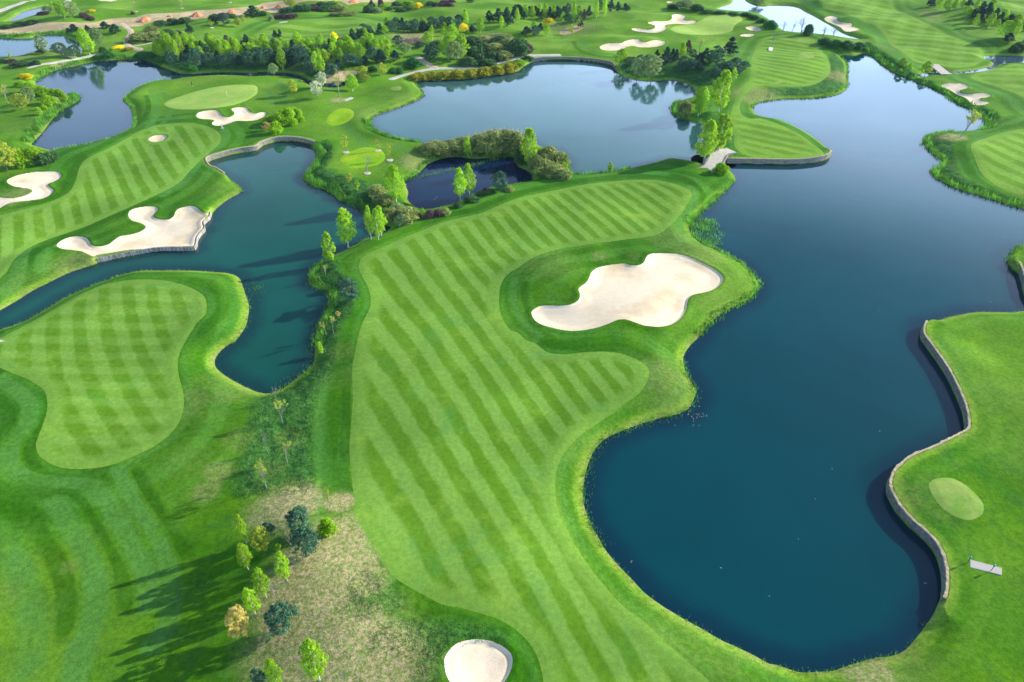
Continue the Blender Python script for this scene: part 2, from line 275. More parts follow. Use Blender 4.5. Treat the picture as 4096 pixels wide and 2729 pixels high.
G_ROUGH1, G_ROUGH2, G_ROUGH3 = (.035, .155, .003), (.095, .24, .006), (.028, .12, .02)
G_DRY, G_STRAW = (.17, .25, .05), (.52, .39, .25)
def grass_common(t, c, amt=1.0):
    """fine mottling of mown or rough turf"""
    a = t.mr(t.noise(1.7, 4, .65), .3, .7, 1 - .16 * amt, 1 + .16 * amt)
    b = t.mr(t.noise(9, 3, .7), .25, .75, 1 - .22 * amt, 1 + .22 * amt)
    d = t.mr(t.noise(.06, 3, .6), .3, .7, 1 - .12 * amt, 1 + .12 * amt)
    return t.mulc(t.mulc(t.mulc(c, a), b), d)
def m_ground():
    t = NT('rough_grass'); dw, df, dry, wild, dirt, db = [t.attr(k) for k in ('dw', 'df', 'dry', 'wild', 'dirt', 'db')]; mow = t.attr('mow')
    n1 = t.noise(.045, 4, .6, dist=.6); n2 = t.noise(.35, 4, .65); n3 = t.noise(2.5, 3, .7)
    c = t.mix(t.mr(n1, .38, .62), G_ROUGH1, G_ROUGH2)
    c = t.mix(t.math('MULTIPLY', t.mr(n2, .45, .75), .6), c, G_ROUGH3)
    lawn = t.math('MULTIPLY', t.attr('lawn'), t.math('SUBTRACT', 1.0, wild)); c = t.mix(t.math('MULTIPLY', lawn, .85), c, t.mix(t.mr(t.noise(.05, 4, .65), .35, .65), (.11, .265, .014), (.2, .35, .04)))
    # mower passes following the fairway outline
    ph = t.math('ADD', df, t.math('MULTIPLY', t.noise(.07, 3), 3.0))
    band = t.math('SINE', t.math('MULTIPLY', ph, 1.15)); band = t.mr(band, -.6, .6)
    fade = t.math('MULTIPLY', t.mr(df, 0.1, .6), t.mr(df, 13.5, 7.0)); fade = t.math('MULTIPLY', fade, t.math('SUBTRACT', 1.0, wild))
    c = t.mix(t.math('MULTIPLY', t.math('MULTIPLY', fade, .6), t.mr(t.noise(.05, 3), .3, .6, .35, 1.0)), c, t.mix(band, (.02, .13, .003), (.07, .24, .035)))
    ph2 = t.mr(t.math('SINE', t.math('MULTIPLY', t.math('ADD', dw, t.math('MULTIPLY', t.noise(.15, 2), .8)), 1.9)), -.4, .4)
    c = t.mix(t.math('MULTIPLY', t.mr(dw, 7.5, 4.0), .2), c, t.mix(ph2, (.04, .19, .01), (.12, .29, .03)))
    cur = t.math('MULTIPLY', t.mr(t.noise(.2, 3), .3, .6, .55, 1.0), .78)
    c = t.mix(t.math('MULTIPLY', t.mr(mow, .05, .6), cur), c, (.085, .24, .042)); c = t.mix(t.math('MULTIPLY', t.mr(mow, -.05, -.6), cur), c, (.025, .115, .001))
    # unmown hollows: tussocks
    tus = t.mr(t.noise(.9, 5, .75, dist=1.0), .35, .62)
    c = t.mix(t.math('MULTIPLY', wild, .95), c, t.mix(tus, (.012, .08, .022), (.07, .185, .035)))
    # long yellow-green fringe and straw-coloured lip on every bank
    fr = t.mr(t.math('ADD', dw, t.math('MULTIPLY', t.mr(n3, 0, 1, -.5, .5), 1.0)), 1.9, .8)
    c = t.mix(t.math('MULTIPLY', fr, t.mr(n1, .3, .6, .35, .85)), c, (.2, .36, .03))
    lip = t.mr(t.math('ADD', dw, t.math('MULTIPLY', t.mr(n3, 0, 1, -.5, .5), .9)), .95, .35)
    c = t.mix(t.math('MULTIPLY', lip, t.mr(n2, .4, .65, .1, .6)), c, (.36, .33, .12))
    # worn dry patches
    dm = t.math('MULTIPLY', dry, t.mr(t.math('ADD', t.noise(.8, 5, .75, dist=.8), t.math('MULTIPLY', dry, .25)), .42, .72))
    c = t.mix(dm, c, t.mix(t.mr(t.noise(2.6, 5, .85), .42, .6, 0.0, t.mr(dry, .35, .9)), G_DRY, G_STRAW))
    c = t.mix(t.mr(dirt, .3, .6), c, t.mix(t.mr(t.noise(.25, 5, .7), .35, .65), (.62, .45, .28), (.42, .36, .2)))
    bed = t.mr(dw, 0.02, -.1); c = t.mix(bed, c, (.05, .06, .03))
    c = t.mix(t.mr(t.noise(.35, 5, .7, dist=.5), .5, .75, 0, .35), c, (.09, .24, .03)); c = grass_common(t, c, 1.25)
    t.bump(t.math('ADD', t.math('MULTIPLY', t.noise(7, 4, .75), .5), t.math('MULTIPLY', t.noise(1.1, 3, .6), t.math('ADD', .5, t.math('MULTIPLY', wild, 2.5)))), 1.0, .12)
    return t.fin(c, .95, .04)
def m_fair(kind):
    t = NT('mown_fairway_' + kind); n1 = t.noise(.05, 3, .6); ph = t.attr('ph'); ph = t.math('ADD', ph, t.math('MULTIPLY', t.mr(t.noise(.3, 4, .6), 0, 1, -.5, .5), .22))
    s = t.mr(t.math('SINE', t.math('MULTIPLY', ph, 2 * math.pi)), -.45, .45); s = t.mix(t.mr(t.noise(.12, 4, .65), .35, .7, .0, .25), s, .55)
    s = t.math('MULTIPLY', s, 1.0)
    lo, hi = ((.1, .238, .012), (.18, .345, .055)) if 'lawn' not in kind else ((.12, .275, .015), (.2, .36, .05))
    if 'cross' in kind:
        s2 = t.mr(t.math('SINE', t.math('MULTIPLY', t.attr('ph2'), 2 * math.pi)), -.7, .7)
        s = t.math('ADD', t.math('MULTIPLY', s, .62), t.math('MULTIPLY', s2, .38)); s = t.mr(s, .12, .88, 0.0, 1.0, False)
    edge = t.mr(t.attr('sd'), -3.0, -1.2); s = t.math('ADD', t.math('MULTIPLY', s, t.math('SUBTRACT', 1.0, edge)), t.math('MULTIPLY', edge, .72))
    c = t.mix(s, lo, hi)
    c = t.mix(t.mr(t.noise(.22, 4, .7), .5, .75, 0.0, .5), c, (.25, .40, .05))
    c = t.mix(t.mr(t.noise(.13, 3, .6, dist=1), .55, .75, 0.0, .35), c, (.07, .27, .07))
    c = t.mulc(c, t.mr(n1, .3, .7, .88, 1.1)); c = grass_common(t, c, .8)
    t.bump(t.noise(8, 3, .7), .6, .05)
    return t.fin(c, .95, .04)
def m_green(name, col, col2):
    t = NT(name); c = t.mix(t.mr(t.noise(.25, 3, .6), .35, .65), col, col2); c = grass_common(t, c, .55); return t.fin(c, .95, .04)
def m_sand():
    t = NT('bunker_sand'); c = t.mix(t.mr(t.noise(.12, 3, .6), .45, .75), (.88, .735, .55), (.75, .58, .37))
    c = t.mulc(c, t.mr(t.noise(6, 4, .8), .3, .7, .93, 1.04))
    sp = t.mr(t.noise(2.2, 5, .85), .67, .72); c = t.mix(t.math('MULTIPLY', sp, .35), c, (.42, .33, .24))
    fp = t.mr(t.noise(.9, 6, .9, dist=2), .6, .66); c = t.mix(t.math('MULTIPLY', fp, .22), c, (.5, .4, .28))
    c = t.mulc(c, t.mr(t.noise(.5, 5, .8, dist=1.5), .35, .65, .93, 1.03)); t.bump(t.noise(5, 4, .8), .8, .05); return t.fin(c, .9, .1)
def m_path(name, a, b):
    t = NT(name); c = t.mix(t.mr(t.noise(.9, 4, .7), .35, .65), a, b); c = t.mulc(c, t.mr(t.noise(12, 3), .3, .7, .88, 1.1)); t.bump(t.noise(15, 2), .4, .02); return t.fin(c, .85, .2)
def m_water(name, col):
    t = NT(name); c = t.mix(t.mr(t.noise(.02, 3, .6, dist=1), .35, .65), col, tuple(x * 1.25 for x in col))
    bank_reflection = t.math('MULTIPLY', t.mr(t.math('ADD', t.attr('sd'), t.math('MULTIPLY', t.noise(.25, 5, .7), 3.0)), -2.6, .8), .65)  # dark reflection of the banks, painted into the water colour near shore
    c = t.mix(bank_reflection, c, (col[0] * .5 + .002, col[1] * .35, col[2] * .6 + .006))
    t.fin(c, .05, .5); t.b.inputs['IOR'].default_value = 1.34
    wind = t.mr(t.noise(.018, 3, .6, dist=.8, sx=(1, 2.5, 1)), .4, .65); t.L(t.mr(wind, 0, 1, .035, .11), t.b.inputs['Roughness'])
    h = t.math('ADD', t.noise(1.6, 3, .6), t.math('MULTIPLY', t.noise(.3, 2, .5), 2.0)); t.bump(h, .14, .02)
    return t.m
def m_leaf(name, col, trans=.35, var=.4):
    t = NT(name); tone = t.attr('tone'); oi = t.n.new('ShaderNodeObjectInfo')
    f = t.math('ADD', t.mr(tone, 0, 1, 1 - var, 1 + var, smooth=False), t.math('MULTIPLY', t.math('SUBTRACT', oi.outputs['Random'], .5), .3))
    c = t.mulc(tuple(col), f); c = t.mix(t.math('MULTIPLY', oi.outputs['Random'], .25), c, t.mulc((col[0] * 1.2, col[1] * 1.02, col[2]), f))
    t.fin(c, .6, .25)
    tr = t.n.new('ShaderNodeBsdfTranslucent'); mx = t.n.new('ShaderNodeMixShader'); mx.inputs[0].default_value = trans
    t.L(t.mulc(c, 1.25), tr.inputs[0]); t.L(t.b.outputs[0], mx.inputs[1]); t.L(tr.outputs[0], mx.inputs[2]); t.L(mx.outputs[0], t.out.inputs[0])
    return t.m
def m_stone(name='rubble_stone', cols=((.26, .25, .23), (.55, .51, .44))):
    t = NT(name); v = t.n.new('ShaderNodeTexVoronoi'); v.inputs['Scale'].default_value = 2.6
    mp = t.n.new('ShaderNodeMapping'); mp.inputs['Scale'].default_value = (1, 1, 2.2); t.L(t.pos(), mp.inputs[0]); t.L(mp.outputs[0], v.inputs['Vector'])
    sp = t.n.new('ShaderNodeSeparateColor'); t.L(v.outputs['Color'], sp.inputs[0])
    c = t.mix(sp.outputs[0], *cols); c = t.mulc(c, t.mr(v.outputs['Distance'], 0, .35, 1.1, .55)); t.bump(v.outputs['Distance'], .8, -.08)
    return t.fin(c, .9, .2)
def m_plank():
    t = NT('weathered_planks'); c = t.mix(t.mr(t.noise(4.5, 2, .5, sx=(1, 1, .08)), .4, .6), (.2, .19, .18), (.5, .47, .43)); c = t.mulc(c, t.mr(t.noise(14, 3, .7, sx=(1, 1, .15)), .3, .7, .75, 1.2)); return t.fin(c, .9, .2)
# ------------------------------------------------------------------ the land: one sheet, denser where the ground is near
dep = lambda y: y * cP + CAM_H * sP
rows_px = np.concatenate([np.arange(3250, 700, -3.6), np.arange(700, 0, -1.9), np.arange(0, -300, -5.0)])
yy = unproj(np.stack([np.full(len(rows_px), 2048.0), rows_px], 1), 0.0)[:, 1]
y_last = yy[-1]
YR = np.concatenate([[-900, -400, -180, -80, -40, -15, 0, 10, 18], yy[yy > 22], y_last * np.array([1.06, 1.15, 1.3, 1.5, 1.8, 2.2, 3, 4.5, 8, 14])])
U = np.arange(-1, 1.0001, 1 / 585.) * 1.13
U = np.concatenate([[-30, -12, -6, -3.5, -2.3, -1.7, -1.4, -1.24], U, [1.24, 1.4, 1.7, 2.3, 3.5, 6, 12, 30]])
WX = np.maximum(dep(YR), 45) * .75
GX = U[None, :] * WX[:, None]; GY = np.repeat(YR[:, None], len(U), 1); NI, NJ = GX.shape
def win(x0, x1, y0, y1, R):
    i0 = max(np.searchsorted(YR, y0 - R) - 1, 0); i1 = min(np.searchsorted(YR, y1 + R) + 1, NI)
    if i0 >= i1: return None
    w = WX[i0:i1]; lo = min(((x0 - R) / w).min(), ((x0 - R) / w).max()); hi = max(((x1 + R) / w).min(), ((x1 + R) / w).max())
    j0 = max(np.searchsorted(U, lo) - 1, 0); j1 = min(np.searchsorted(U, hi) + 1, NJ)
    return None if j0 >= j1 else (slice(i0, i1), slice(j0, j1))
def grid_sdf(poly, R=14.0):
    d = np.full((NI, NJ), R)
    q = np.roll(poly, -1, 0)
    for a, b in zip(poly, q):
        w = win(min(a[0], b[0]), max(a[0], b[0]), min(a[1], b[1]), max(a[1], b[1]), R)
        if w: d[w] = np.minimum(d[w], seg_dist(GX[w], GY[w], a, b))
    w = win(poly[:, 0].min(), poly[:, 0].max(), poly[:, 1].min(), poly[:, 1].max(), 1)
    if w:
        ins = inside(GX[w], GY[w], poly); d[w] = np.where(ins, -d[w], d[w])
    return d
def grid_line(pl, R=14.0):
    d = np.full((NI, NJ), R)
    for a, b in zip(pl[:-1], pl[1:]):
        w = win(min(a[0], b[0]), max(a[0], b[0]), min(a[1], b[1]), max(a[1], b[1]), R)
        if w: d[w] = np.minimum(d[w], seg_dist(GX[w], GY[w], a, b))
    return d
PSD = {k: grid_sdf(p) for k, p in WPOLY.items()}
DW = np.minimum.reduce(list(PSD.values()))
DL = np.minimum.reduce([grid_line(l, 7.0) for l in WLINES])
GZ = land(GX, GY, DW, DL)

BUNKERS = [
 ('large cloud-shaped white sand bunker in the middle of the main fairway bend', "21: 180,1310 200,1280 260,1248 330,1242 440,1245 530,1235 590,1210 620,1180 625,1130 612,1095 630,1070 680,1035 710,990 730,940 780,900 850,878 960,862 1040,858 1100,872 1160,872 1210,850 1235,800 1260,775 1310,763 1430,762 1540,772 1640,800 1740,845 1840,895 1910,945 1940,985 1930,1030 1880,1080 1800,1115 1680,1140 1630,1170 1610,1220 1600,1280 1560,1350 1500,1400 1430,1428 1350,1437 1220,1425 1130,1395 1050,1370 980,1372 900,1405 800,1440 680,1465 580,1475 480,1468 350,1440 250,1405 200,1360"),
 ('lobed sand bunker held above the channel by a timber wall', "01: 522,690 560,650 640,615 720,606 790,620 820,650 835,680 870,695 930,697 1000,680 1050,645 1110,605 1200,590 1290,565 1340,530 1335,505 1290,480 1220,460 1185,425 1190,380 1240,350 1330,332 1410,332 1450,350 1440,385 1410,415 1430,440 1500,452 1560,448 1600,420 1620,375 1660,345 1740,327 1800,335 1840,370 1880,392 1918,403 1900,450 1862,486 1882,520 1870,555 1825,600 1800,650 1775,688 1640,697 1480,703 1350,718 1200,753 1050,783 915,808 860,790 760,745 660,730 570,720"),
 ('hook-shaped sand bunker cut by the left edge', "01: 65,100 90,75 180,40 320,15 440,10 530,15 563,40 555,70 500,100 450,120 440,140 470,165 492,185 470,220 400,255 300,272 180,285 90,300 0,345 -90,390 -90,240 0,248 90,255 160,250 250,225 300,195 280,170 210,158 130,145 80,120"),
 ('small oval sand bunker on the left striped fairway', "00: 1367,1285 1385,1262 1430,1245 1490,1240 1530,1250 1535,1262 1510,1285 1460,1302 1400,1303"),
 ('curled sand bunker in front of the green with the yellow flag', "00: 1808,1060 1830,1035 1900,1018 1980,1013 2015,1025 2030,1055 2070,1075 2120,1075 2155,1055 2155,1030 2130,1005 2170,990 2230,987 2270,995 2300,1030 2354,1045 10: 40,1035 80,1033 98,1045 80,1070 40,1090 0,1105 00: 2280,1112 2180,1112 2120,1130 2060,1150 2000,1157 1955,1145 1955,1125 1975,1110 1940,1098 1870,1095 1820,1082"),
 ('long wavy sand bunker nearest the middle lake wall', "20: 810,430 850,408 900,398 1000,397 1050,375 1110,362 1170,365 1190,385 1230,390 1280,375 1340,370 1400,378 1410,395 1370,420 1290,433 1180,432 1110,422 1060,430 1010,455 930,465 860,462 820,450"),
 ('branching sand bunker left of the far pale green', "20: 1100,265 1150,257 1230,270 1290,270 1320,250 1310,230 1260,215 1255,205 1300,198 1400,197 1450,190 1475,165 1470,142 1510,132 1560,135 1598,150 1580,180 1620,190 1690,193 1680,210 1600,222 1500,218 1430,225 1410,240 1420,262 1380,288 1300,300 1200,292 1130,282"),
 ('small oval sand bunker right of the far pale green', "20: 2150,258 2170,245 2220,240 2270,255 2295,275 2270,285 2200,280"),
 ('thin sliver of sand bunker below the small oval one', "20: 2097,328 2130,315 2190,310 2230,315 2210,332 2150,337"),
 ('kidney sand bunker between the bright pond and the far right fairway', "30: 520,170 550,152 600,150 640,160 635,180 660,200 730,210 780,218 765,240 790,252 830,258 845,270 800,282 740,290 700,280 660,245 600,220 540,195"),
 ('twisting sand bunker on the right bank below the wooden bridge', "30: 1592,785 1640,770 1720,767 1800,772 1840,795 1830,810 1780,825 1760,845 1800,862 1870,865 1920,858 1980,855 2030,865 2048,880 2010,895 1960,900 1945,915 1970,930 2040,940 2000,960 1920,968 1860,940 1820,900 1750,870 1680,830 1620,805"),
 ('round sand bunker cut by the bottom edge', "13: 1732,1400 1735,1350 1770,1290 1830,1230 1910,1195 2010,1178 2120,1182 2220,1215 2300,1265 2345,1310 2360,1380 2340,1470 2290,1560 2240,1620 2120,1680 1980,1690 1880,1650 1800,1590 1750,1500"),
 ('thin strip of sand bunker at the top edge left of centre', "00: 895,0 940,-10 1070,-10 1078,2 1040,10 970,9"),
 ('tiny patch of sand bunker at the top edge above the far green', "20: 1420,20 1440,12 1480,8 1485,16 1450,25"),
]
FAIRWAYS = [
 ('main', 'broad striped fairway sweeping from the stone bridge to the bottom edge', "21: 1640,190 1655,230 1600,330 1520,440 1440,520 1300,600 1000,640 700,680 500,710 350,745 200,800 80,880 11: 2310,960 2250,1060 2235,1180 2250,1320 2330,1460 21: 50,1490 130,1560 22: 210,20 270,65 350,110 500,120 700,100 900,100 1050,130 1180,190 1240,240 1260,300 1230,400 1150,500 1060,560 940,660 800,750 640,860 520,980 440,1100 400,1250 400,1400 430,1568 23: 520,200 640,400 800,620 1000,850 1200,1000 1500,1280 1700,1450 1850,1600 2100,1900 300,1900 290,1568 230,1330 150,1200 50,1100 0,1060 13: 2200,980 2000,920 1850,880 1700,850 1550,770 1400,690 1270,600 1180,490 1100,350 1020,230 930,80 900,0 12: 910,1500 890,1350 870,1150 860,950 880,700 890,500 885,250 910,100 930,0 11: 980,1400 1040,1280 1055,1200 1040,1100 980,980 945,900 960,830 1000,780 1100,730 1200,690 1350,620 1500,560 1700,480 1900,430 2100,380 2354,270 21: 200,220 400,180 650,130 900,100 1100,85 1300,85 1450,110 1560,145"),
 ('left', 'checker-mown fairway lobe at the left beside the channel', "01: -150,1600 0,1540 200,1440 400,1330 600,1220 800,1110 950,1050 1150,1010 1350,1000 1500,1010 1650,1040 1780,1090 1870,1150 1900,1230 1890,1320 1820,1390 1780,1450 1710,1560 02: 1640,150 1640,300 1680,450 1690,600 1650,740 1560,860 1430,960 1250,1050 1050,1130 900,1165 700,1178 550,1160 430,1110 360,1050 330,960 350,880 400,750 435,620 425,500 380,430 250,350 100,290 0,245 -150,180"),
 ('topleft', 'striped fairway between the blue pond and the wood-walled bunker', "01: -150,450 0,410 200,360 400,310 550,250 650,180 700,80 720,0 00: 760,1490 850,1430 1000,1360 1130,1290 1250,1220 1360,1180 1450,1150 1700,1130 1820,1140 1950,1180 2020,1230 2030,1290 1980,1360 1850,1470 1750,1568 01: 1650,110 1450,220 1250,310 1000,420 800,510 600,580 400,650 250,720 150,800 80,900 30,960 -150,1060"),
 ('topright', 'wide checkered fairway running up to the top right', "30: 500,40 560,85 700,120 850,180 980,230 1050,300 1100,370 1200,450 1300,530 1450,590 1600,620 1750,620 1900,600 2000,540 1980,470 1850,400 1700,340 1550,260 1400,190 1250,120 1150,50 1050,-60 480,-60"),
 ('rightmid', 'mown fairway at the right edge behind the twisting bunker', "30: 1870,710 1900,680 2050,640 2200,600 2354,590 2600,590 2600,1050 2354,895 2200,830 2050,780 1920,740"),
 ('cornerright', 'mown fairway strip in the top right corner', "30: 2080,0 2150,50 2250,110 2354,145 2600,200 2600,-80 2050,-80"),
 ('peninsula', 'continuous striped lawn running from the tees down the rounded peninsula between the lakes', "30: 0,1110 150,1165 300,1240 420,1330 500,1390 510,1430 400,1462 200,1470 0,1465 20: 2200,1440 2100,1400 2045,1340 2040,1240 2000,1130 2025,1000 2070,880 2140,780 2190,700 2200,560 2250,430 2330,350 30: 60,330 300,330 430,370 480,460 560,560 570,660 500,740 380,785 200,795 20: 2354,790 2240,800 2150,870 2100,960 2105,1040 2180,1090 2280,1090"),
 ('rightbank', 'curving striped lawn on the right bank behind the leaning tree', "30: 1870,1330 2000,1270 2150,1220 2354,1180 2650,1150 31: 2650,330 2354,260 2200,200 2060,110 1960,20 30: 1900,1450"),
 ('far', 'pale long fairway behind the wood near the top', "10: 0,330 100,250 300,190 600,170 900,160 1100,190 1190,230 1000,290 860,340 600,375 300,370 100,380"),
]
GREENS = [
 ('putting_green', 'smooth pale green with the yellow flag near the golfer', "00: 1515,965 1530,935 1600,905 1750,855 1900,815 2080,785 2250,778 2354,790 10: 15,830 0,870 00: 2250,930 2100,975 1900,1000 1720,1007 1580,995"),
 ('putting_green', 'smooth pale green beside the branching bunker at the top', "20: 1455,265 1500,240 1600,225 1680,215 1740,185 1800,150 1900,133 2020,135 2100,155 2120,185 2070,215 2040,245 2020,285 1920,310 1750,320 1600,315 1500,295"),
 ('tee_box', 'oval pale tee near the tall stone wall at the lower right', "32: 1480,1330 1500,1290 1560,1262 1650,1258 1730,1275 1830,1335 1920,1420 1975,1490 1985,1550 1965,1600 1890,1640 1800,1640 1700,1600 1600,1530 1520,1430"),
 ('tee_box', 'round bright tee ringed by staked young trees', "10: 780,1480 800,1430 900,1380 1000,1355 1120,1370 1180,1410 1180,1470 1100,1520 950,1545 850,1540"),
 ('tee_box', 'pale oval tee above the staked young trees', "10: 650,1110 680,1050 760,1000 850,1000 900,1030 890,1080 820,1130 730,1155 670,1145"),
 ('tee_box', 'tiny pale oval tee below the white footpath end', "10: 1240,805 1290,793 1335,800 1330,825 1280,833 1245,822"),
 ('tee_box', 'middle oval tee on the lawn left of the long lake', "30: 265,520 290,485 370,475 435,500 430,530 360,545 290,540"),
 ('tee_box', 'farthest oval tee on the lawn below the dark hedge', "30: 240,370 280,358 380,362 420,375 360,390 270,388"),
 ('tee_box', 'nearest oval tee on the lawn above the steep bank', "30: 50,755 100,735 160,738 175,752 120,768 60,770"),
]
PATHS = [
 ('path', 'pale sand path winding down from the dirt track', 2.6, 's', "00: 1120,215 1180,262 1205,300 1178,350 1165,400 1200,432 1290,455"),
 ('path', 'short concrete path meeting the sand path', 2.0, 'c', "00: 1440,382 1300,412 1180,432"),
 ('path', 'concrete footpath above the cloud-reflecting pond', 2.0, 'c', "00: 270,622 380,592 500,575 700,540 830,515 930,485"),
 ('path', 'white footpath running along the middle lake hedge', 2.6, 'c', "10: 1252,726 1330,700 1400,680 1550,645 1700,628 1900,625 2100,605 2354,545 20: 90,520 200,510 425,506"),
 ('path', 'short gravel branch path climbing into the wood', 3.0, 's', "10: 1480,525 1560,580 1660,628"),
 ('path', 'pale path crossing the top left corner', 3.2, 'c', "00: -80,120 0,100 100,60 200,25 330,-15"),
 ('path', 'little pale path beside the top left trees', 3.0, 'c', "00: 590,60 600,30 640,-10"),
 ('path', 'grey paved path crossing the stone bridge', 2.6, 'c', "20: 2010,1393 1950,1420 1890,1480 1840,1530 1770,1560"),
]
DIRT = ["00: -60,265 150,240 350,215 600,205 850,210 950,185 1100,165 1250,160 1350,130 1600,120 1800,95 2000,90 2200,70 2354,55 10: 60,30 250,0 500,-12 850,-25 1250,-25 1260,15 1000,18 850,45 780,10 600,5 400,20 240,80 200,120 120,110 60,90 0,90 00: 2150,160 1950,160 1780,180 1400,200 1300,230 1200,240 1000,225 930,250 760,260 600,270 400,290 200,310 0,320 -60,325",
        "00: 470,610 520,590 640,580 700,590 600,605 500,620", "10: 640,700 760,660 900,650 930,680 800,740 680,770 620,750", "20: 450,280 600,230 660,250 560,300 470,320"]
WILD = ["02: 2354,550 2310,700 2250,950 2200,1150 2170,1350 2250,1430 12: 0,1400 250,1400 450,1380 530,1300 520,1150 500,950 510,800 530,550 600,430 680,330 720,150 740,0 11: 760,1500 800,1400 870,1300 920,1220 950,1120 870,1000 790,930 740,850 690,790 600,850 520,950 500,1560 12: 540,100 540,230 400,370 250,460 0,500",
        "13: 850,720 1000,560 1150,600 1350,800 1300,900 1000,950 820,900", "13: 1150,1100 1400,1000 1800,1030 2200,1100 2300,1200 2100,1160 1850,1210 1740,1330 1700,1500 1500,1568 1450,1350 1100,1250",
        "11: 540,0 700,-10 760,30 900,60 1050,120 1100,200 1180,350 1000,320 850,250 720,150 600,120 520,60", "10: 560,1300 680,1330 700,1400 680,1480 600,1568 540,1568 640,1400",
        "20: 2354,850 2354,790 30: 0,800 200,805 380,795 500,750 580,660 560,560 600,480 720,600 720,750 680,830 500,875 200,900 0,915", "31: 1600,0 30: 1500,1280 1680,1230 1720,1500 31: 1800,60 2100,200 2354,290 2354,330 2000,220 1700,90",
        "20: 950,600 1100,560 1400,540 1700,560 2000,640 2130,680 1850,780 1650,790 1500,735 1200,735 1000,670", "00: 1250,520 1500,500 1900,560 2354,600 10: 300,560 700,600 850,700 500,720 200,660 00: 2354,680 1900,670 1600,650 1400,560",
        "30: 900,380 1100,500 1300,620 1500,760 1700,900 1850,970 2000,1000 2140,1120 2050,1150 1900,1000 1600,840 1300,700 1050,560 880,470"]
def poly_of(s, n=4): return smooth_closed(placed(s), n)
BUN = [(l, grid_sdf(poly_of(s, 4), 6.0)) for l, s in BUNKERS]
DB = np.minimum.reduce([d for _, d in BUN])
q = np.clip(-DB / 2.6, 0, 1); q = .45 * np.clip(-DB / .35, 0, 1) + .55 * q * q * (3 - 2 * q); GZ = GZ - np.where(DW > 0, .5 * q, 0) * np.clip(DL / 1.5, 0, 1)
q = np.clip(1 - np.abs(DB - .5) / .9, 0, 1); GZ = GZ + np.where((DW > .6), .14 * q, 0)
FW = [(k, l, grid_sdf(poly_of(s))) for k, l, s in FAIRWAYS]
DF = np.minimum.reduce([d for _, _, d in FW])
wild = np.clip(.5 - np.minimum.reduce([grid_sdf(poly_of(s, 2), 4.0) for s in WILD]) / 2.0, 0, 1)
dirt = np.clip(.5 - np.minimum.reduce([grid_sdf(poly_of(s, 2), 6.0) for s in DIRT]) / 4.0, 0, 1)
rx = np.sin(GX * .9 + 1.3 * np.sin(GY * .7)) * np.cos(GY * .8 + 1.1 * np.sin(GX * 1.1)); GZ = GZ + wild * .13 * rx * np.clip(DW / 2, 0, 1)
dry = np.zeros((NI, NJ))
for s, r, a in [("13: 600,550", 6, 1), ("13: 450,750", 6, 1), ("13: 700,330", 5, .9), ("13: 400,920", 5, .95), ("13: 850,1330", 6, .95), ("13: 650,1450", 6, .95), ("13: 1050,1450", 6, .9), ("13: 300,1250", 5, .8), ("13: 900,1600", 7, .95), ("13: 1000,600", 3, .8), ("13: 850,180", 3.5, .8), ("13: 950,420", 3, .8), ("13: 300,640", 3, .8),
                ("13: 1200,1040", 4, .5), ("13: 900,1130", 4, .6), ("12: 300,900", 2, .45), ("12: 120,1200", 2, .5), ("12: 330,1490", 4, 1), ("12: 770,1480", 2, 1), ("12: 250,1540", 5, .8), ("12: 780,330", 3, .3), ("12: 760,100", 3, .4), ("02: 1750,1080", 3, .35), ("02: 2000,1200", 2.2, .6), ("02: 1900,1380", 2, .6), ("02: 1850,650", 5, .3), ("02: 2130,470", 3.5, .5), ("02: 2180,900", 2.2, .5),
                ("02: 1750,560", 4, .5), ("02: 1950,380", 3.5, .4), ("03: 640,510", 1.2, .5), ("03: 10,800", 2, .4), ("21: 800,790", 1.7, .6), ("21: 1120,780", 1.5, .5), ("21: 330,850", 6, .45), ("21: 1500,640", 6, .5), ("21: 1750,760", 6, .55), ("21: 2050,1000", 6, .35), ("21: 1900,1180", 6, .4), ("22: 1400,330", 5, .55), ("22: 1500,600", 5, .5), ("22: 700,1000", 4, .35),
                ("10: 1500,1500", 6, .7), ("10: 1420,930", 8, .5), ("10: 1050,1060", 6, .5), ("10: 760,920", 3, .9), ("10: 1450,340", 10, .95), ("10: 560,560", 10, .5), ("20: 560,260", 14, .6), ("20: 300,400", 12, .4), ("30: 1000,420", 14, .4), ("30: 2150,250", 12, .5), ("30: 1500,130", 6, .7), ("30: 1540,190", 6, .6), ("30: 650,700", 8, .7), ("30: 1700,1260", 4, .9), ("20: 2250,880", 9, .7), ("30: 1600,630", 4, .6),
                ("00: 330,500", 14, .55), ("00: 600,960", 8, .5), ("00: 250,1150", 8, .4), ("00: 120,1550", 8, .3), ("01: 150,240", 5, .6), ("01: 250,190", 3, .7), ("01: 700,870", 5, .6), ("01: 300,1080", 6, .35), ("01: 2100,200", 5, .4), ("21: 900,60", 8, .2), ("11: 1050,830", 5, .25), ("23: 1700,1250", 6, .4), ("33: 1100,1420", 5, .5), ("33: 900,1440", 3, .8), ("32: 1500,1450", 4, .4), ("32: 1250,1420", 3, .5), ("10: 2300,20", 10, .3), ("00: 1700,340", 16, .35)]:
    (x, y), = placed(s); dry = np.maximum(dry, a * np.clip(1.25 * (1 - ((GX - x) ** 2 + (GY - y) ** 2) / (1.45 * r) ** 2), 0, 1))
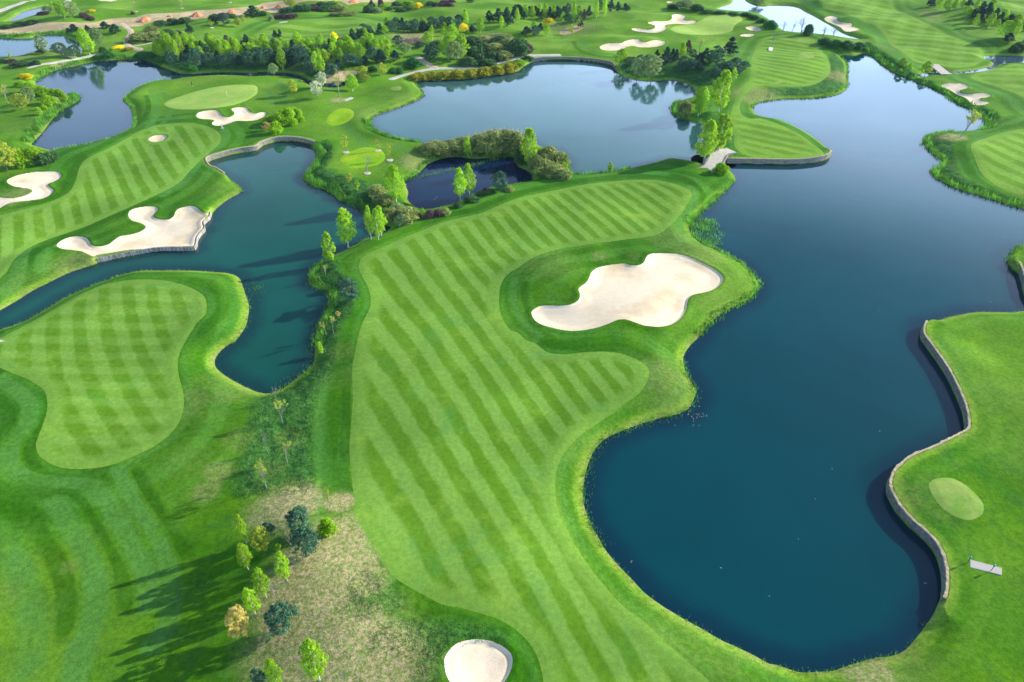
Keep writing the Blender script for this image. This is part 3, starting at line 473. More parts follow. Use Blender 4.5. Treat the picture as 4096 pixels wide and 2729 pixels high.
MOW = [("P: 0,170 80,220 140,290 130,370 60,470 40,540 90,610 200,640 330,650 430,670 500,760 570,880 640,1000 680,1120 690,1200", 3.0, .9), ("P: 540,600 620,750 720,900 770,1030 790,1160 770,1300 700,1400", 2.4, .9), ("P: 250,750 310,850 380,960 430,1080 430,1250 380,1400 330,1568", 3.2, .7), ("P: -40,900 60,1000 130,1150 150,1300 120,1500", 4, .6),
 ("P: 0,260 40,330 30,420 -10,470", 2.4, -.8), ("P: 0,540 80,650 200,705 330,700 420,750 480,860 540,980 580,1100 590,1200", 2.6, -.8), ("P: -20,700 130,800 230,860 270,1000 300,1150 310,1300", 4, -.7), ("P: 490,600 590,760 650,880 720,1040 740,1150", 2, -.8),
 ("P: -20,140 90,200 175,270 190,360 140,460 130,530 180,600 290,630 400,620 490,600", 2.0, -.9), ("P: 620,620 700,760 780,900 840,960", 2.8, -.7), ("P: 1600,0 1590,300 1580,600 1610,720", 1.3, -1), ("P: 1700,1040 1900,1190 2100,1290 2300,1360", 2.6, -.9), ("P: 1480,100 1470,400 1490,650", 3, .4),
 ("00: 2060,1180 2075,1270 1990,1370 1850,1480 1780,1560 01: 1690,110 1500,230", 2.6, .9), ("01: 240,730 200,880 150,1000 40,1110", 3, .9), ("01: 0,350 200,315 400,275 600,190 655,60 690,-20 00: 760,1450", 2.8, -.8), ("01: 400,660 700,560 1000,445 1300,320 1600,200", 2.6, -.8), ("01: 290,740 260,900 250,1000", 4.5, -.9), ("01: 400,790 380,900", 3, .8),
 ("00: 1400,840 1440,950 1430,1060 1370,1170", 2.6, .9), ("00: 1345,880 1370,960 1330,1100", 2, -.7), ("00: 1490,850 1530,900", 2.4, .8), ("00: 1560,1010 1550,1080 1500,1130", 2.2, .7), ("10: 30,730 200,760 260,850 240,950", 2.4, .6), ("10: 0,800 120,850 150,950", 2.4, .7), ("10: 820,1150 860,1200 960,1280 1000,1340", 3, .7), ("10: 1290,1350 1380,1400 1300,1480 1250,1500", 3, .7),
 ("30: 300,10 480,95 700,160 900,230 1050,360 1150,480 1280,560 1420,605", 3.4, .8), ("30: 1680,695 1900,770 2100,840 2354,990", 3.4, .8), ("30: 1950,1230 2000,1400 2100,1568", 5, .7), ("30: 2230,1250 2260,1400 2354,1500", 4, .7), ("20: 650,380 700,440 820,490 1000,500", 3, .6), ("20: 560,380 620,460 760,510 950,530", 2.6, -.5), ("20: 2100,900 2080,1050 2000,1300", 4, .5),
 ("21: 1650,150 1690,250 1600,420 1520,560 1560,640", 2.4, .6), ("21: 1480,40 1620,90 1720,180 1730,260", 2.6, -.7), ("21: 30,1000 10,1150 80,1350 250,1520", 2.4, .5), ("21: 100,1050 110,1250 250,1420", 3, -.6), ("22: 600,560 480,900 420,1200", 1.5, .5), ("32: 1500,60 1650,250 1800,430", 3, .5), ("22: 300,20 700,60 1000,60 1200,130", 3, -.7)]
lawn = np.clip((GY - 170) / 90, 0, 1) * .9  # far mown grass, with the paleness of distant haze painted in as a ramp
for s, r, a in [("31: 2300,1480", 9, .6), ("32: 2150,350", 10, .7), ("32: 2250,850", 8, .5), ("33: 2200,800", 8, .35), ("21: 2000,1000", 6, .4), ("10: 1200,900", 20, .7), ("10: 800,1100", 16, .7), ("10: 1000,1450", 14, .8), ("10: 700,850", 12, .5), ("01: 2000,120", 8, .5), ("02: 1400,1300", 7, .5), ("03: 300,1000", 12, .4), ("03: 900,900", 8, .3), ("20: 2300,600", 14, .6), ("30: 2200,1200", 16, .4), ("22: 1400,300", 7, .4)]:
    (x, y), = placed(s); lawn = np.maximum(lawn, a * np.clip(1.3 * (1 - ((GX - x) ** 2 + (GY - y) ** 2) / (1.4 * r) ** 2), 0, 1))
for s in ("21: 1650,200 1560,420 1560,560 1750,700 1950,850 2080,1000 1980,1150 1800,1280 1600,1420 22: 1380,120 1420,300 1500,450 1400,620 1150,680 900,800 700,930 560,1100 500,1300 510,1568", "23: 520,60 620,260 800,520 1000,740 1300,1000 1600,1230 2000,1450 2300,1600"):
    lawn = np.maximum(lawn, .75 * np.clip(1.4 - grid_line(smooth_open(placed(s), 3), 7.0) / 3.0, 0, 1))
mow = np.zeros((NI, NJ))
for s, w_, a in sorted(MOW, key=lambda m: m[2]):
    v = np.clip((w_ * .42 - grid_line(smooth_open(placed(s), 4), 5.0)) / (w_ * .25) * .5 + .5, 0, 1); mow = mow * (1 - v) + a * v
I, J = np.meshgrid(np.arange(NI - 1), np.arange(NJ - 1), indexing='ij'); a_ = (I * NJ + J).ravel()
TRI = np.stack([np.stack([a_, a_ + 1, a_ + NJ + 1], 1), np.stack([a_, a_ + NJ + 1, a_ + NJ], 1)], 1).reshape(-1, 3)
AX, AY, AZ = GX.ravel(), GY.ravel(), GZ.ravel()
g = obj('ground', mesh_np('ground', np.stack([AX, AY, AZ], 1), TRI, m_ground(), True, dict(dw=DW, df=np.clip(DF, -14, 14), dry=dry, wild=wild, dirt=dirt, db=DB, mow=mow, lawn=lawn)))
tag(g, 'rolling rough and semi-rough grass between the fairways and ponds', kind='structure')
def sheet(name, SD, mat, lift=.06, zfun=None, limit=0.0, attrs=None):
    s = SD.ravel(); sel = (s[TRI] < limit).any(1); T = TRI[sel]; u, inv = np.unique(T, return_inverse=True); T = inv.reshape(-1, 3)
    z = AZ[u] + np.clip(-s[u] * lift, -.06, .05) if zfun is None else zfun(u)
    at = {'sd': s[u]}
    for k, v in (attrs or {}).items(): at[k] = v(AX[u], AY[u])
    return obj(name, mesh_np(name, np.stack([AX[u], AY[u], z], 1), T, mat, True, at))
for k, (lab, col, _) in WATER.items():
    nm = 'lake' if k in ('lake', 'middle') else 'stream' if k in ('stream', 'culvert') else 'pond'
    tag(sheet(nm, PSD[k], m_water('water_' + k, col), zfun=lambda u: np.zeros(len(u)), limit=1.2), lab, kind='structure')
msand = m_sand()
for l, d in BUN: tag(sheet('sand_bunker', d, msand), l, 'bunker', 'sand bunkers of the golf course')
# stripe phase: a smooth field fitted through surveyed mower lines
def fit(lines, deg=3):
    X, Y, K = [], [], []
    for k, s in lines:
        Q = smooth_open(placed(s), 3)
        for p in Q: X.append(p[0]); Y.append(p[1]); K.append(k)
    X, Y, K = map(np.array, (X, Y, K)); mx, my, sx, sy = X.mean(), Y.mean(), np.ptp(X) / 2, np.ptp(Y) / 2
    B = lambda x, y: np.stack([((x - mx) / sx) ** i * ((y - my) / sy) ** j for i in range(deg + 1) for j in range(deg + 1 - i)], 1)
    A = B(X, Y); c = np.linalg.solve(A.T @ A + 1e-3 * np.eye(A.shape[1]), A.T @ K); return lambda x, y: B(x, y) @ c
dk = [(0, "B: 240,100 330,300 420,500 520,700 600,900 700,1060"), (1, "B: 350,30 470,250 600,450 720,650 830,850 900,1000"), (2, "B: 500,50 640,230 740,420 850,570 960,800 1080,1000 1170,1150"), (3, "A: 230,900 350,1060 480,1240 B: 640,0 800,200 900,370 1040,600 1180,830 1320,1050"),
      (4, "A: 340,740 470,930 640,1170 B: 830,0 1000,220 1130,420 1250,600 1400,830 1550,1050"), (5, "A: 450,650 600,850 750,1060 900,1260 B: 1000,0 1180,220 1320,400"), (6, "A: 560,600 700,780 860,1000 1010,1200 B: 1180,0 1330,180 1450,330"), (7, "A: 680,560 820,720 980,930 1160,1180 B: 1350,0 1480,150")]
dk += [(8 + j, "A: %d,%d %d,450 %d,%d" % (700 + 102 * j - 115, 330, 700 + 102 * j, 700 + 102 * j + 110 + 3 * j, 560)) for j in range(13)]
ph_main = fit(dk, 3)
ph_tl = fit([(i, "C: " + s) for i, s in enumerate(["60,820 70,1100", "240,790 260,1050", "400,720 410,960", "560,660 590,880", "700,560 720,650 750,830", "780,480 830,620 890,760", "870,330 940,480 1010,630 1060,720", "1000,250 1080,420 1150,560 1200,660", "1090,180 1200,380 1330,590", "1260,220 1350,400 1440,520", "1400,200 1460,320 1530,440", "1450,60 1540,180 1600,280", "1590,60 1730,220"])], 3)
ph_l = fit([(0, "02: 150,60 220,240"), (1, "01: 560,1350 650,1500 02: 400,60 470,220 560,420 680,640 760,800 860,960"), (2, "01: 760,1280 880,1480 02: 650,60 760,220 850,360 930,480 1010,650 1090,820 1170,970"), (3, "01: 900,1180 1000,1350 1120,1520 02: 870,40 980,180 1130,370 1220,520 1300,660"), (4, "01: 1100,1100 1250,1300 1400,1520 02: 1120,60 1260,230 1370,380 1460,540"), (5, "01: 1280,1080 1450,1280 1600,1480"), (6, "01: 1480,1080 1650,1260 1780,1400")], 2)
ph_l2 = fit([(i, "02: 100,%d 800,%d 1500,%d" % (y, y, y + 4)) for i, y in enumerate([50, 200, 350, 500, 655, 810, 970])] + [(-1, "01: 300,1475 1500,1475"), (-2, "01: 500,1350 1600,1350"), (-3, "01: 700,1230 1700,1230"), (-4, "01: 900,1130 1700,1130")], 2)
lin = lambda ang, per, off=0: (lambda x, y: (x * math.cos(ang) + y * math.sin(ang)) / per + off)
PH = {'main': (ph_main, None, .25), 'topleft': (ph_tl, None, .75), 'left': (ph_l, ph_l2, .25), 'topright': (lin(.9, 9), lin(2.6, 9), 0), 'rightmid': (lin(1.3, 9), lin(2.8, 11), 0), 'cornerright': (lin(.9, 9), lin(2.6, 9), 0),
      'peninsula': (lin(.95, 5.5), None, 0), 'far': (lin(1.45, 12), None, 0), 'rightlow': (lin(.5, 5), lin(1.9, 7), 0), 'rightbank': (lin(.25, 6), None, 0)}
# centre of a dark pass sits where sin() is lowest: phase integer - .25 -> add .75
MF = {(c_, l_): m_fair(('cross' if c_ else 'stripe') + ('_lawn' if l_ else '')) for c_ in (0, 1) for l_ in (0, 1)}
for k, l, d in FW:
    f1, f2, _ = PH[k]; o_ = .25 if k == 'topleft' else .75
    at = {'ph': (lambda x, y, f=f1, o=o_: f(x, y) + o)}; at['ph2'] = (lambda x, y, f=f2: f(x, y) + .75) if f2 else (lambda x, y: x * 0)
    tag(sheet('fairway', np.maximum(d, .3 - DB), MF[(int(f2 is not None), int(k not in ('main', 'left', 'topleft')))], attrs=at), l, kind='structure')
mg = m_green('putting_turf', (.27, .45, .08), (.34, .48, .1)); mt = m_green('tee_turf', (.18, .35, .05), (.27, .38, .09)); mt2 = m_green('tee_turf_bright', (.2, .42, .015), (.3, .45, .02))
for i, (n, l, s) in enumerate(GREENS):
    d = grid_sdf(poly_of(s), 6.0)
    o = sheet(n, d, mg if n == 'putting_green' else mt2 if i in (3, 4) else mt, zfun=lambda u, d=d: AZ[u] + np.clip(-d.ravel()[u] * .1, -.08, .10)); tag(o, l, kind='structure')
mc, ms = m_path('concrete_paving', (.62, .58, .52), (.5, .46, .42)), m_path('sandy_gravel', (.66, .5, .34), (.5, .4, .27))
for n, l, w, k, s in PATHS:
    pl = smooth_open(placed(s), 4); d = grid_line(pl, 6.0) - w / 2
    if 'bridge' in l: continue
    tag(sheet(n, d, mc if k == 'c' else ms, zfun=lambda u, d=d: AZ[u] + np.clip(-d.ravel()[u] * .12, -.1, .12)), l, kind='structure')

# ------------------------------------------------------------------ walls
mst, mpl = m_stone(), m_plank(); mst2 = m_stone('shaded_grey_stone', ((.2, .21, .22), (.42, .42, .4)))  # second stone is a darker copy: the right wall's shade is in its colour
mcap = simple('pale_coping_stone', (.44, .38, .23), .9, .25, 2.5)
for (nm, lab, kind, top, s), L in zip(WALLS, WLINES):
    P = smooth_open(L, 5) if kind == 'stone' else smooth_open(L, 3)
    T = np.gradient(P, axis=0); T /= np.linalg.norm(T, axis=1)[:, None] + 1e-9; N = np.stack([-T[:, 1], T[:, 0]], 1)
    m = len(P) // 2; tst = P[m] + N[m] * 1.5
    hh = H(np.array([tst[0]]), np.array([tst[1]]))[0]
    if hh < 0: N = -N                                    # N points to the land side
    root = empty(nm, (P[m][0], P[m][1], 0)); tag(root, lab, 'retaining wall', 'retaining walls along the water'); o3 = np.array([P[m][0], P[m][1], 0])
    def strip(prof, name, mat, jit=0):
        V = []; F = []; k = len(prof)
        for i in range(len(P)):
            e = (min(i, len(P) - 1 - i) < 1)
            for (a, z) in prof:
                j = RNG.normal(0, jit) if jit else 0
                V.append((P[i][0] + N[i][0] * (a + j), P[i][1] + N[i][1] * (a + j), z + (RNG.normal(0, jit * .4) if z > 0 else 0)))
        for i in range(len(P) - 1):
            for q_ in range(k): a = i * k + q_; b = i * k + (q_ + 1) % k; F.append((a, b, b + k, a + k))
        n0 = (len(P) - 1) * k
        me = bpy.data.meshes.new(name); V = [tuple(np.array(v) - o3) for v in V]; me.from_pydata(V, [], F + [tuple(range(k))[::-1], tuple(n0 + q_ for q_ in range(k))]); me.materials.append(mat); me.update(); return obj(name, me, root)
    if kind == 'stone':
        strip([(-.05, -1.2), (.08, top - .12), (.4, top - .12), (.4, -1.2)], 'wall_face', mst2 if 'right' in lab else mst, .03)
        strip([(.02, top - .12), (.02, top + .02), (.34, top + .04), (.34, top - .12)], 'coping', mcap, .04)
    else:
        strip([(.06, -1.2), (.10, top - .06), (.25, top - .06), (.3, -1.2)], 'backing', mst)
        mb = MB(); acc = 0
        for i in range(len(P) - 1):
            a, b = P[i], P[i + 1]; Ln = np.linalg.norm(b - a); ang = math.atan2(b[1] - a[1], b[0] - a[0]); k = max(int(Ln / .28), 1)
            for j in range(k):
                c = a + (b - a) * (j + .5) / k; hgt = top + RNG.uniform(-.04, .06)
                mb.box((c[0] - o3[0], c[1] - o3[1], hgt / 2 - .4), (Ln / k * .88, .12 + RNG.uniform(0, .03), hgt + .8), ang)
        mb.build('planks', mpl, root)
bpy.data.materials['water_dark'].node_tree.nodes['Principled BSDF'].inputs['Specular IOR Level'].default_value = .3
# ------------------------------------------------------------------ plants: prototypes of unit height, leaf by leaf
LEAF = {
 'birch': m_leaf('birch_leaves', (.38, .6, .03), .48, .35), 'maple': m_leaf('young_yellow_green_leaves', (.42, .5, .06), .42), 'willow': m_leaf('pale_willow_leaves', (.3, .42, .16), .38),
 'pine': m_leaf('pine_needles', (.022, .085, .05), .12, .5), 'blue_pine': m_leaf('blue_green_pine_needles', (.075, .19, .105), .2, .5), 'yellow': m_leaf('bright_yellow_leaves', (.9, .8, .01), .42, .2),
 'gold': m_leaf('golden_brown_leaves', (.62, .54, .17), .38), 'plum': m_leaf('purple_brown_leaves', (.13, .07, .08), .2), 'shrub': m_leaf('dark_shrub_leaves', (.06, .16, .04), .2, .55),
 'hedge': m_leaf('fresh_green_leaves', (.28, .5, .01), .42, .45), 'olive': m_leaf('olive_shrub_leaves', (.3, .37, .1), .32, .45), 'blossom': m_leaf('white_blossom', (.62, .66, .45), .35, .25),
 'gorse': m_leaf('gorse_flowers', (.36, .36, .02), .3, .6), 'spruce': m_leaf('green_thicket_leaves', (.04, .19, .03), .25, .45)}
BARK = {'white': simple('white_birch_bark', (.62, .6, .55), .8, .35, 6), 'brown': simple('brown_bark', (.16, .11, .08), .9, .35, 5), 'grey': simple('grey_twigs', (.3, .26, .24), .9, .3, 5)}
def leaf_cloud(C, R, n, size, rng, flat=1.0, droop=0.0, elong=1.6):
    """n leaf sprays scattered on each clump C with radius R"""
    k = len(C); idx = np.repeat(np.arange(k), n); m = len(idx)
    d = rng.normal(size=(m, 3)); d /= np.linalg.norm(d, axis=1)[:, None]; r = R[idx] * rng.uniform(.35, 1.08, m) ** .6
    P = C[idx] + d * r[:, None] * np.array([1, 1, flat]); P[:, 2] -= droop * r * rng.uniform(0, 1, m)
    nrm = d * .7 + rng.normal(size=(m, 3)) * .6 + np.array([0, 0, .35]); nrm /= np.linalg.norm(nrm, axis=1)[:, None]
    t = np.cross(nrm, rng.normal(size=(m, 3))); t /= np.linalg.norm(t, axis=1)[:, None] + 1e-9; b = np.cross(nrm, t)
    s = size * rng.uniform(.6, 1.35, m)[:, None]
    V = np.stack([P - t * s * elong * .5, P + b * s * .5, P + t * s * elong * .5, P - b * s * .5], 1).reshape(-1, 3)
    F = np.arange(m * 4).reshape(-1, 4); tone = np.clip(rng.uniform(.0, 1, k)[idx] * .6 + rng.uniform(0, 1, m) * .4, 0, 1)
    return V, F, np.repeat(tone, 4)
def crown_profile(kind, t):
    if kind == 'birch': return .025 + .2 * np.sin(np.pi * np.clip(t * .97, 0, 1) ** .68) ** .75
    if kind == 'cone': return .02 + .27 * (1 - t) ** .8 * np.clip(t * 7, 0, 1) ** .5
    if kind == 'round': return .36 * np.sqrt(np.clip(1 - (2 * t - .95) ** 2, 0.02, 1))
    return .5 * np.sqrt(np.clip(1 - (t * 1.0) ** 2, .02, 1))
def make_crown(kind, leafk, seed, z0=.14, nc=95, nl=46, size=.034, rc=(.055, .1), droop=.5, name='crown', gap=0.0):
    rng = np.random.default_rng(seed); t = rng.uniform(0, 1, nc) ** (.85); r = crown_profile(kind, t) * (rng.uniform(.25, 1, nc) ** .55); a = rng.uniform(0, 2 * np.pi, nc)
    lob = 1 + .22 * np.sin(a * 2 + seed) + .14 * np.sin(a * 3 + t * 9 + seed * 2); r = r * lob
    C = np.stack([r * np.cos(a), r * np.sin(a), z0 + t * (.985 - z0)], 1)
    if kind == 'bush': C[:, 2] = .04 + t * .82; 
    C[:, 0] += .03 * np.sin(t * 5 + seed); R = rng.uniform(rc[0], rc[1], nc) * (1.1 - .45 * t)
    if kind == 'bush': R = rng.uniform(rc[0], rc[1], nc)
    V, F, tone = leaf_cloud(C, R, nl, size, rng, .85, droop); V[:, 2] = np.maximum(V[:, 2], .0)
    return mesh_np(name, V, F, LEAF[leafk], False, dict(tone=tone)), C
def branch_mesh(rng, C, base=.0, r0=.014, top=.8, mat=None, nb=14, lean=0, name='trunk'):
    mb = MB(); tp = [(0, 0, -.03)]; n = 7
    for i in range(1, n): z = top * i / (n - 1); tp.append((lean * z * z + rng.normal(0, .006), rng.normal(0, .006), z))
    mb.tube(tp, [r0 * (1.25 if i == 0 else 1) * (1 - .82 * i / (n - 1)) for i in range(n)], 7)
    idx = rng.choice(len(C), min(nb, len(C)), replace=False)
    for i in idx:
        c = C[i]; z = max(.1, min(top * .92, c[2] - np.hypot(c[0], c[1]) * rng.uniform(.6, 1.1))); s = Vector((lean * z * z, 0, z)); e = Vector(c); mdl = s.lerp(e, .5) + Vector((0, 0, .02))
        mb.tube([s, mdl, e], [r0 * .42, r0 * .28, r0 * .1], 4)
    return mb.mesh(name, mat)
def bare_mesh(seed, lean=0, spread=.8):
    rng = np.random.default_rng(seed); mb = MB(); tips = []
    def grow(p, d, L, r, lv):
        q = p + d * L; mb.tube([p, q], [r, r * .62], 4 if lv else 6)
        if lv >= 4: tips.append(q); return
        for k in range(3 if lv < 3 else 2):
            nd = (d + Vector(rng.normal(0, .42, 3)) * spread + Vector((0, 0, .12))).normalized(); grow(q if k else p + d * L * .7, nd, L * rng.uniform(.62, .85), r * .6, lv + 1)
    grow(Vector((0, 0, -.02)), Vector((lean, 0, 1)).normalized(), .27, .02, 0)
    V = np.array(mb.v); s = 1 / V[:, 2].max(); mb.v = [tuple(v * s) for v in V]
    return mb.mesh('branches', BARK['grey']), np.array([tuple(t * s) for t in tips])
PROTO = {}
def proto(kind):
    """list of variants: [(part name, mesh)...] of unit height plus natural width ratio"""
    if kind in PROTO: return PROTO[kind]
    out = []
    conf = {'birch': ('birch', 'birch', 'white', .46), 'birch_wispy': ('birch', 'birch', 'white', .6), 'maple': ('round', 'maple', 'brown', .7), 'willow': ('round', 'willow', 'brown', .7), 'pine': ('cone', 'pine', 'brown', .52), 'blue_pine': ('round', 'blue_pine', 'brown', .7),
            'yellow': ('round', 'yellow', 'brown', .7), 'gold': ('round', 'gold', 'brown', .7), 'blossom': ('round', 'blossom', 'brown', .7), 'plum_tree': ('birch', 'plum', 'brown', .46)}
    seeds = range(4) if kind in ('birch', 'pine', 'birch_wispy') else range(2)
    for sd_ in seeds:
        rng = np.random.default_rng(100 + sd_ + sum(map(ord, kind)))
        if kind in conf:
            pk, lk, bk, wr = conf[kind]
            if pk == 'birch': me, C = make_crown(pk, lk, 10 + sd_ * 7, .17, 230, 32, .021, (.02, .048), 1.5)
            elif pk == 'cone': me, C = make_crown(pk, lk, 30 + sd_ * 5, .1, 150, 36, .026, (.035, .07), .1)
            else: me, C = make_crown(pk, lk, 50 + sd_ * 5 + len(kind), .16 if kind == 'blue_pine' else .2, 150, 44, .026, (.045, .09) if kind == 'blue_pine' else (.04, .075), .3)
            if kind == 'birch_wispy': me, C = make_crown('birch', 'birch', 210 + sd_ * 9, .22, 200, 32, .02, (.022, .055), 1.6)
            out.append(([('trunk', branch_mesh(rng, C, nb=26 if kind == 'birch_wispy' else 14, mat=BARK[bk], top=.9 if pk == 'birch' else .75)), ('crown', me)], wr))
        elif kind == 'sapling':
            me, C = make_crown('birch', 'maple', 80 + sd_, .3, 42, 16, .03, (.04, .07), .2)
            out.append(([('trunk', branch_mesh(rng, C, mat=BARK['brown'], top=.95, r0=.012)), ('crown', me)], .42))
        elif kind == 'young_birch':
            me, C = make_crown('birch', 'birch', 90 + sd_, .12, 60, 40, .04, (.05, .09), .3)
            out.append(([('trunk', branch_mesh(rng, C, mat=BARK['white'], top=.95, r0=.014)), ('crown', me)], .46))
        elif kind in ('bare', 'leaning', 'sparse'):
            bm_, tips = bare_mesh(5 + sd_ * 3 + len(kind), .45 if kind == 'leaning' else 0)
            parts = [('branches', bm_)]
            if kind != 'bare':
                V, F, tone = leaf_cloud(tips, np.full(len(tips), .05), 14 if kind == 'leaning' else 7, .028, rng); parts.append(('crown', mesh_np('crown', V, F, LEAF['maple'], False, dict(tone=tone))))
            out.append((parts, .75))
        else:                                                   # shrubs: no trunk in view
            lk = {'shrub': 'shrub', 'hedge_bush': 'hedge', 'olive_bush': 'olive', 'plum_bush': 'plum', 'gorse': 'gorse', 'thicket': 'spruce', 'yellow_bush': 'yellow', 'grey_bush': 'willow'}[kind]
            me, C = make_crown('bush', lk, 60 + sd_ * 3 + len(kind), 0, 95, 46, .062, (.13, .22), 0, 'crown')
            out.append(([('crown', me), ('branches', branch_mesh(rng, C, mat=BARK['grey'], top=.5, r0=.02, nb=10, name='branches'))], 1.15))
    PROTO[kind] = out; return out

DESC = {'birch': ('bright green birch', 'birch_tree', 'tree'), 'maple': ('yellow-green leafy tree', 'maple_tree', 'tree'), 'willow': ('pale grey-green willow', 'willow_tree', 'tree'), 'pine': ('dark green pine', 'pine_tree', 'tree'),
 'blue_pine': ('bushy blue-green pine', 'pine_tree', 'tree'), 'yellow': ('vivid yellow tree', 'yellow_tree', 'tree'), 'gold': ('golden-brown leafed tree', 'young_tree', 'tree'), 'blossom': ('white blossoming tree', 'blossom_tree', 'tree'), 'plum_tree': ('purple-leafed tree', 'plum_tree', 'tree'),
 'sapling': ('thin staked sapling', 'sapling', 'tree'), 'young_birch': ('small young birch', 'birch_sapling', 'tree'), 'bare': ('bare leafless tree', 'bare_tree', 'tree'), 'sparse': ('thinly leafed tree', 'young_tree', 'tree'), 'leaning': ('leaning half-leafed tree', 'leaning_tree', 'tree'),
 'shrub': ('dark green shrub', 'shrub', 'shrub'), 'hedge_bush': ('fresh green bush', 'leafy_bush', 'bush'), 'olive_bush': ('olive-brown bush', 'scrub_bush', 'bush'), 'plum_bush': ('purple-brown bush', 'purple_bush', 'bush'), 'gorse': ('yellow-flowered gorse bush', 'gorse_bush', 'bush'),
 'thicket': ('dense green thicket', 'thicket', 'bush'), 'yellow_bush': ('bright yellow bush', 'yellow_bush', 'bush'), 'grey_bush': ('grey-green bush', 'leafy_bush', 'bush')}
K = dict(b='birch', g='maple', w='willow', p='pine', q='blue_pine', y='yellow', o='gold', W='blossom', m='plum_tree', s='sapling', i='young_birch', n='bare', t='sparse', l='leaning', d='shrub', h='hedge_bush', v='olive_bush', u='plum_bush', G='gorse', H='thicket', Y='yellow_bush', x='grey_bush')
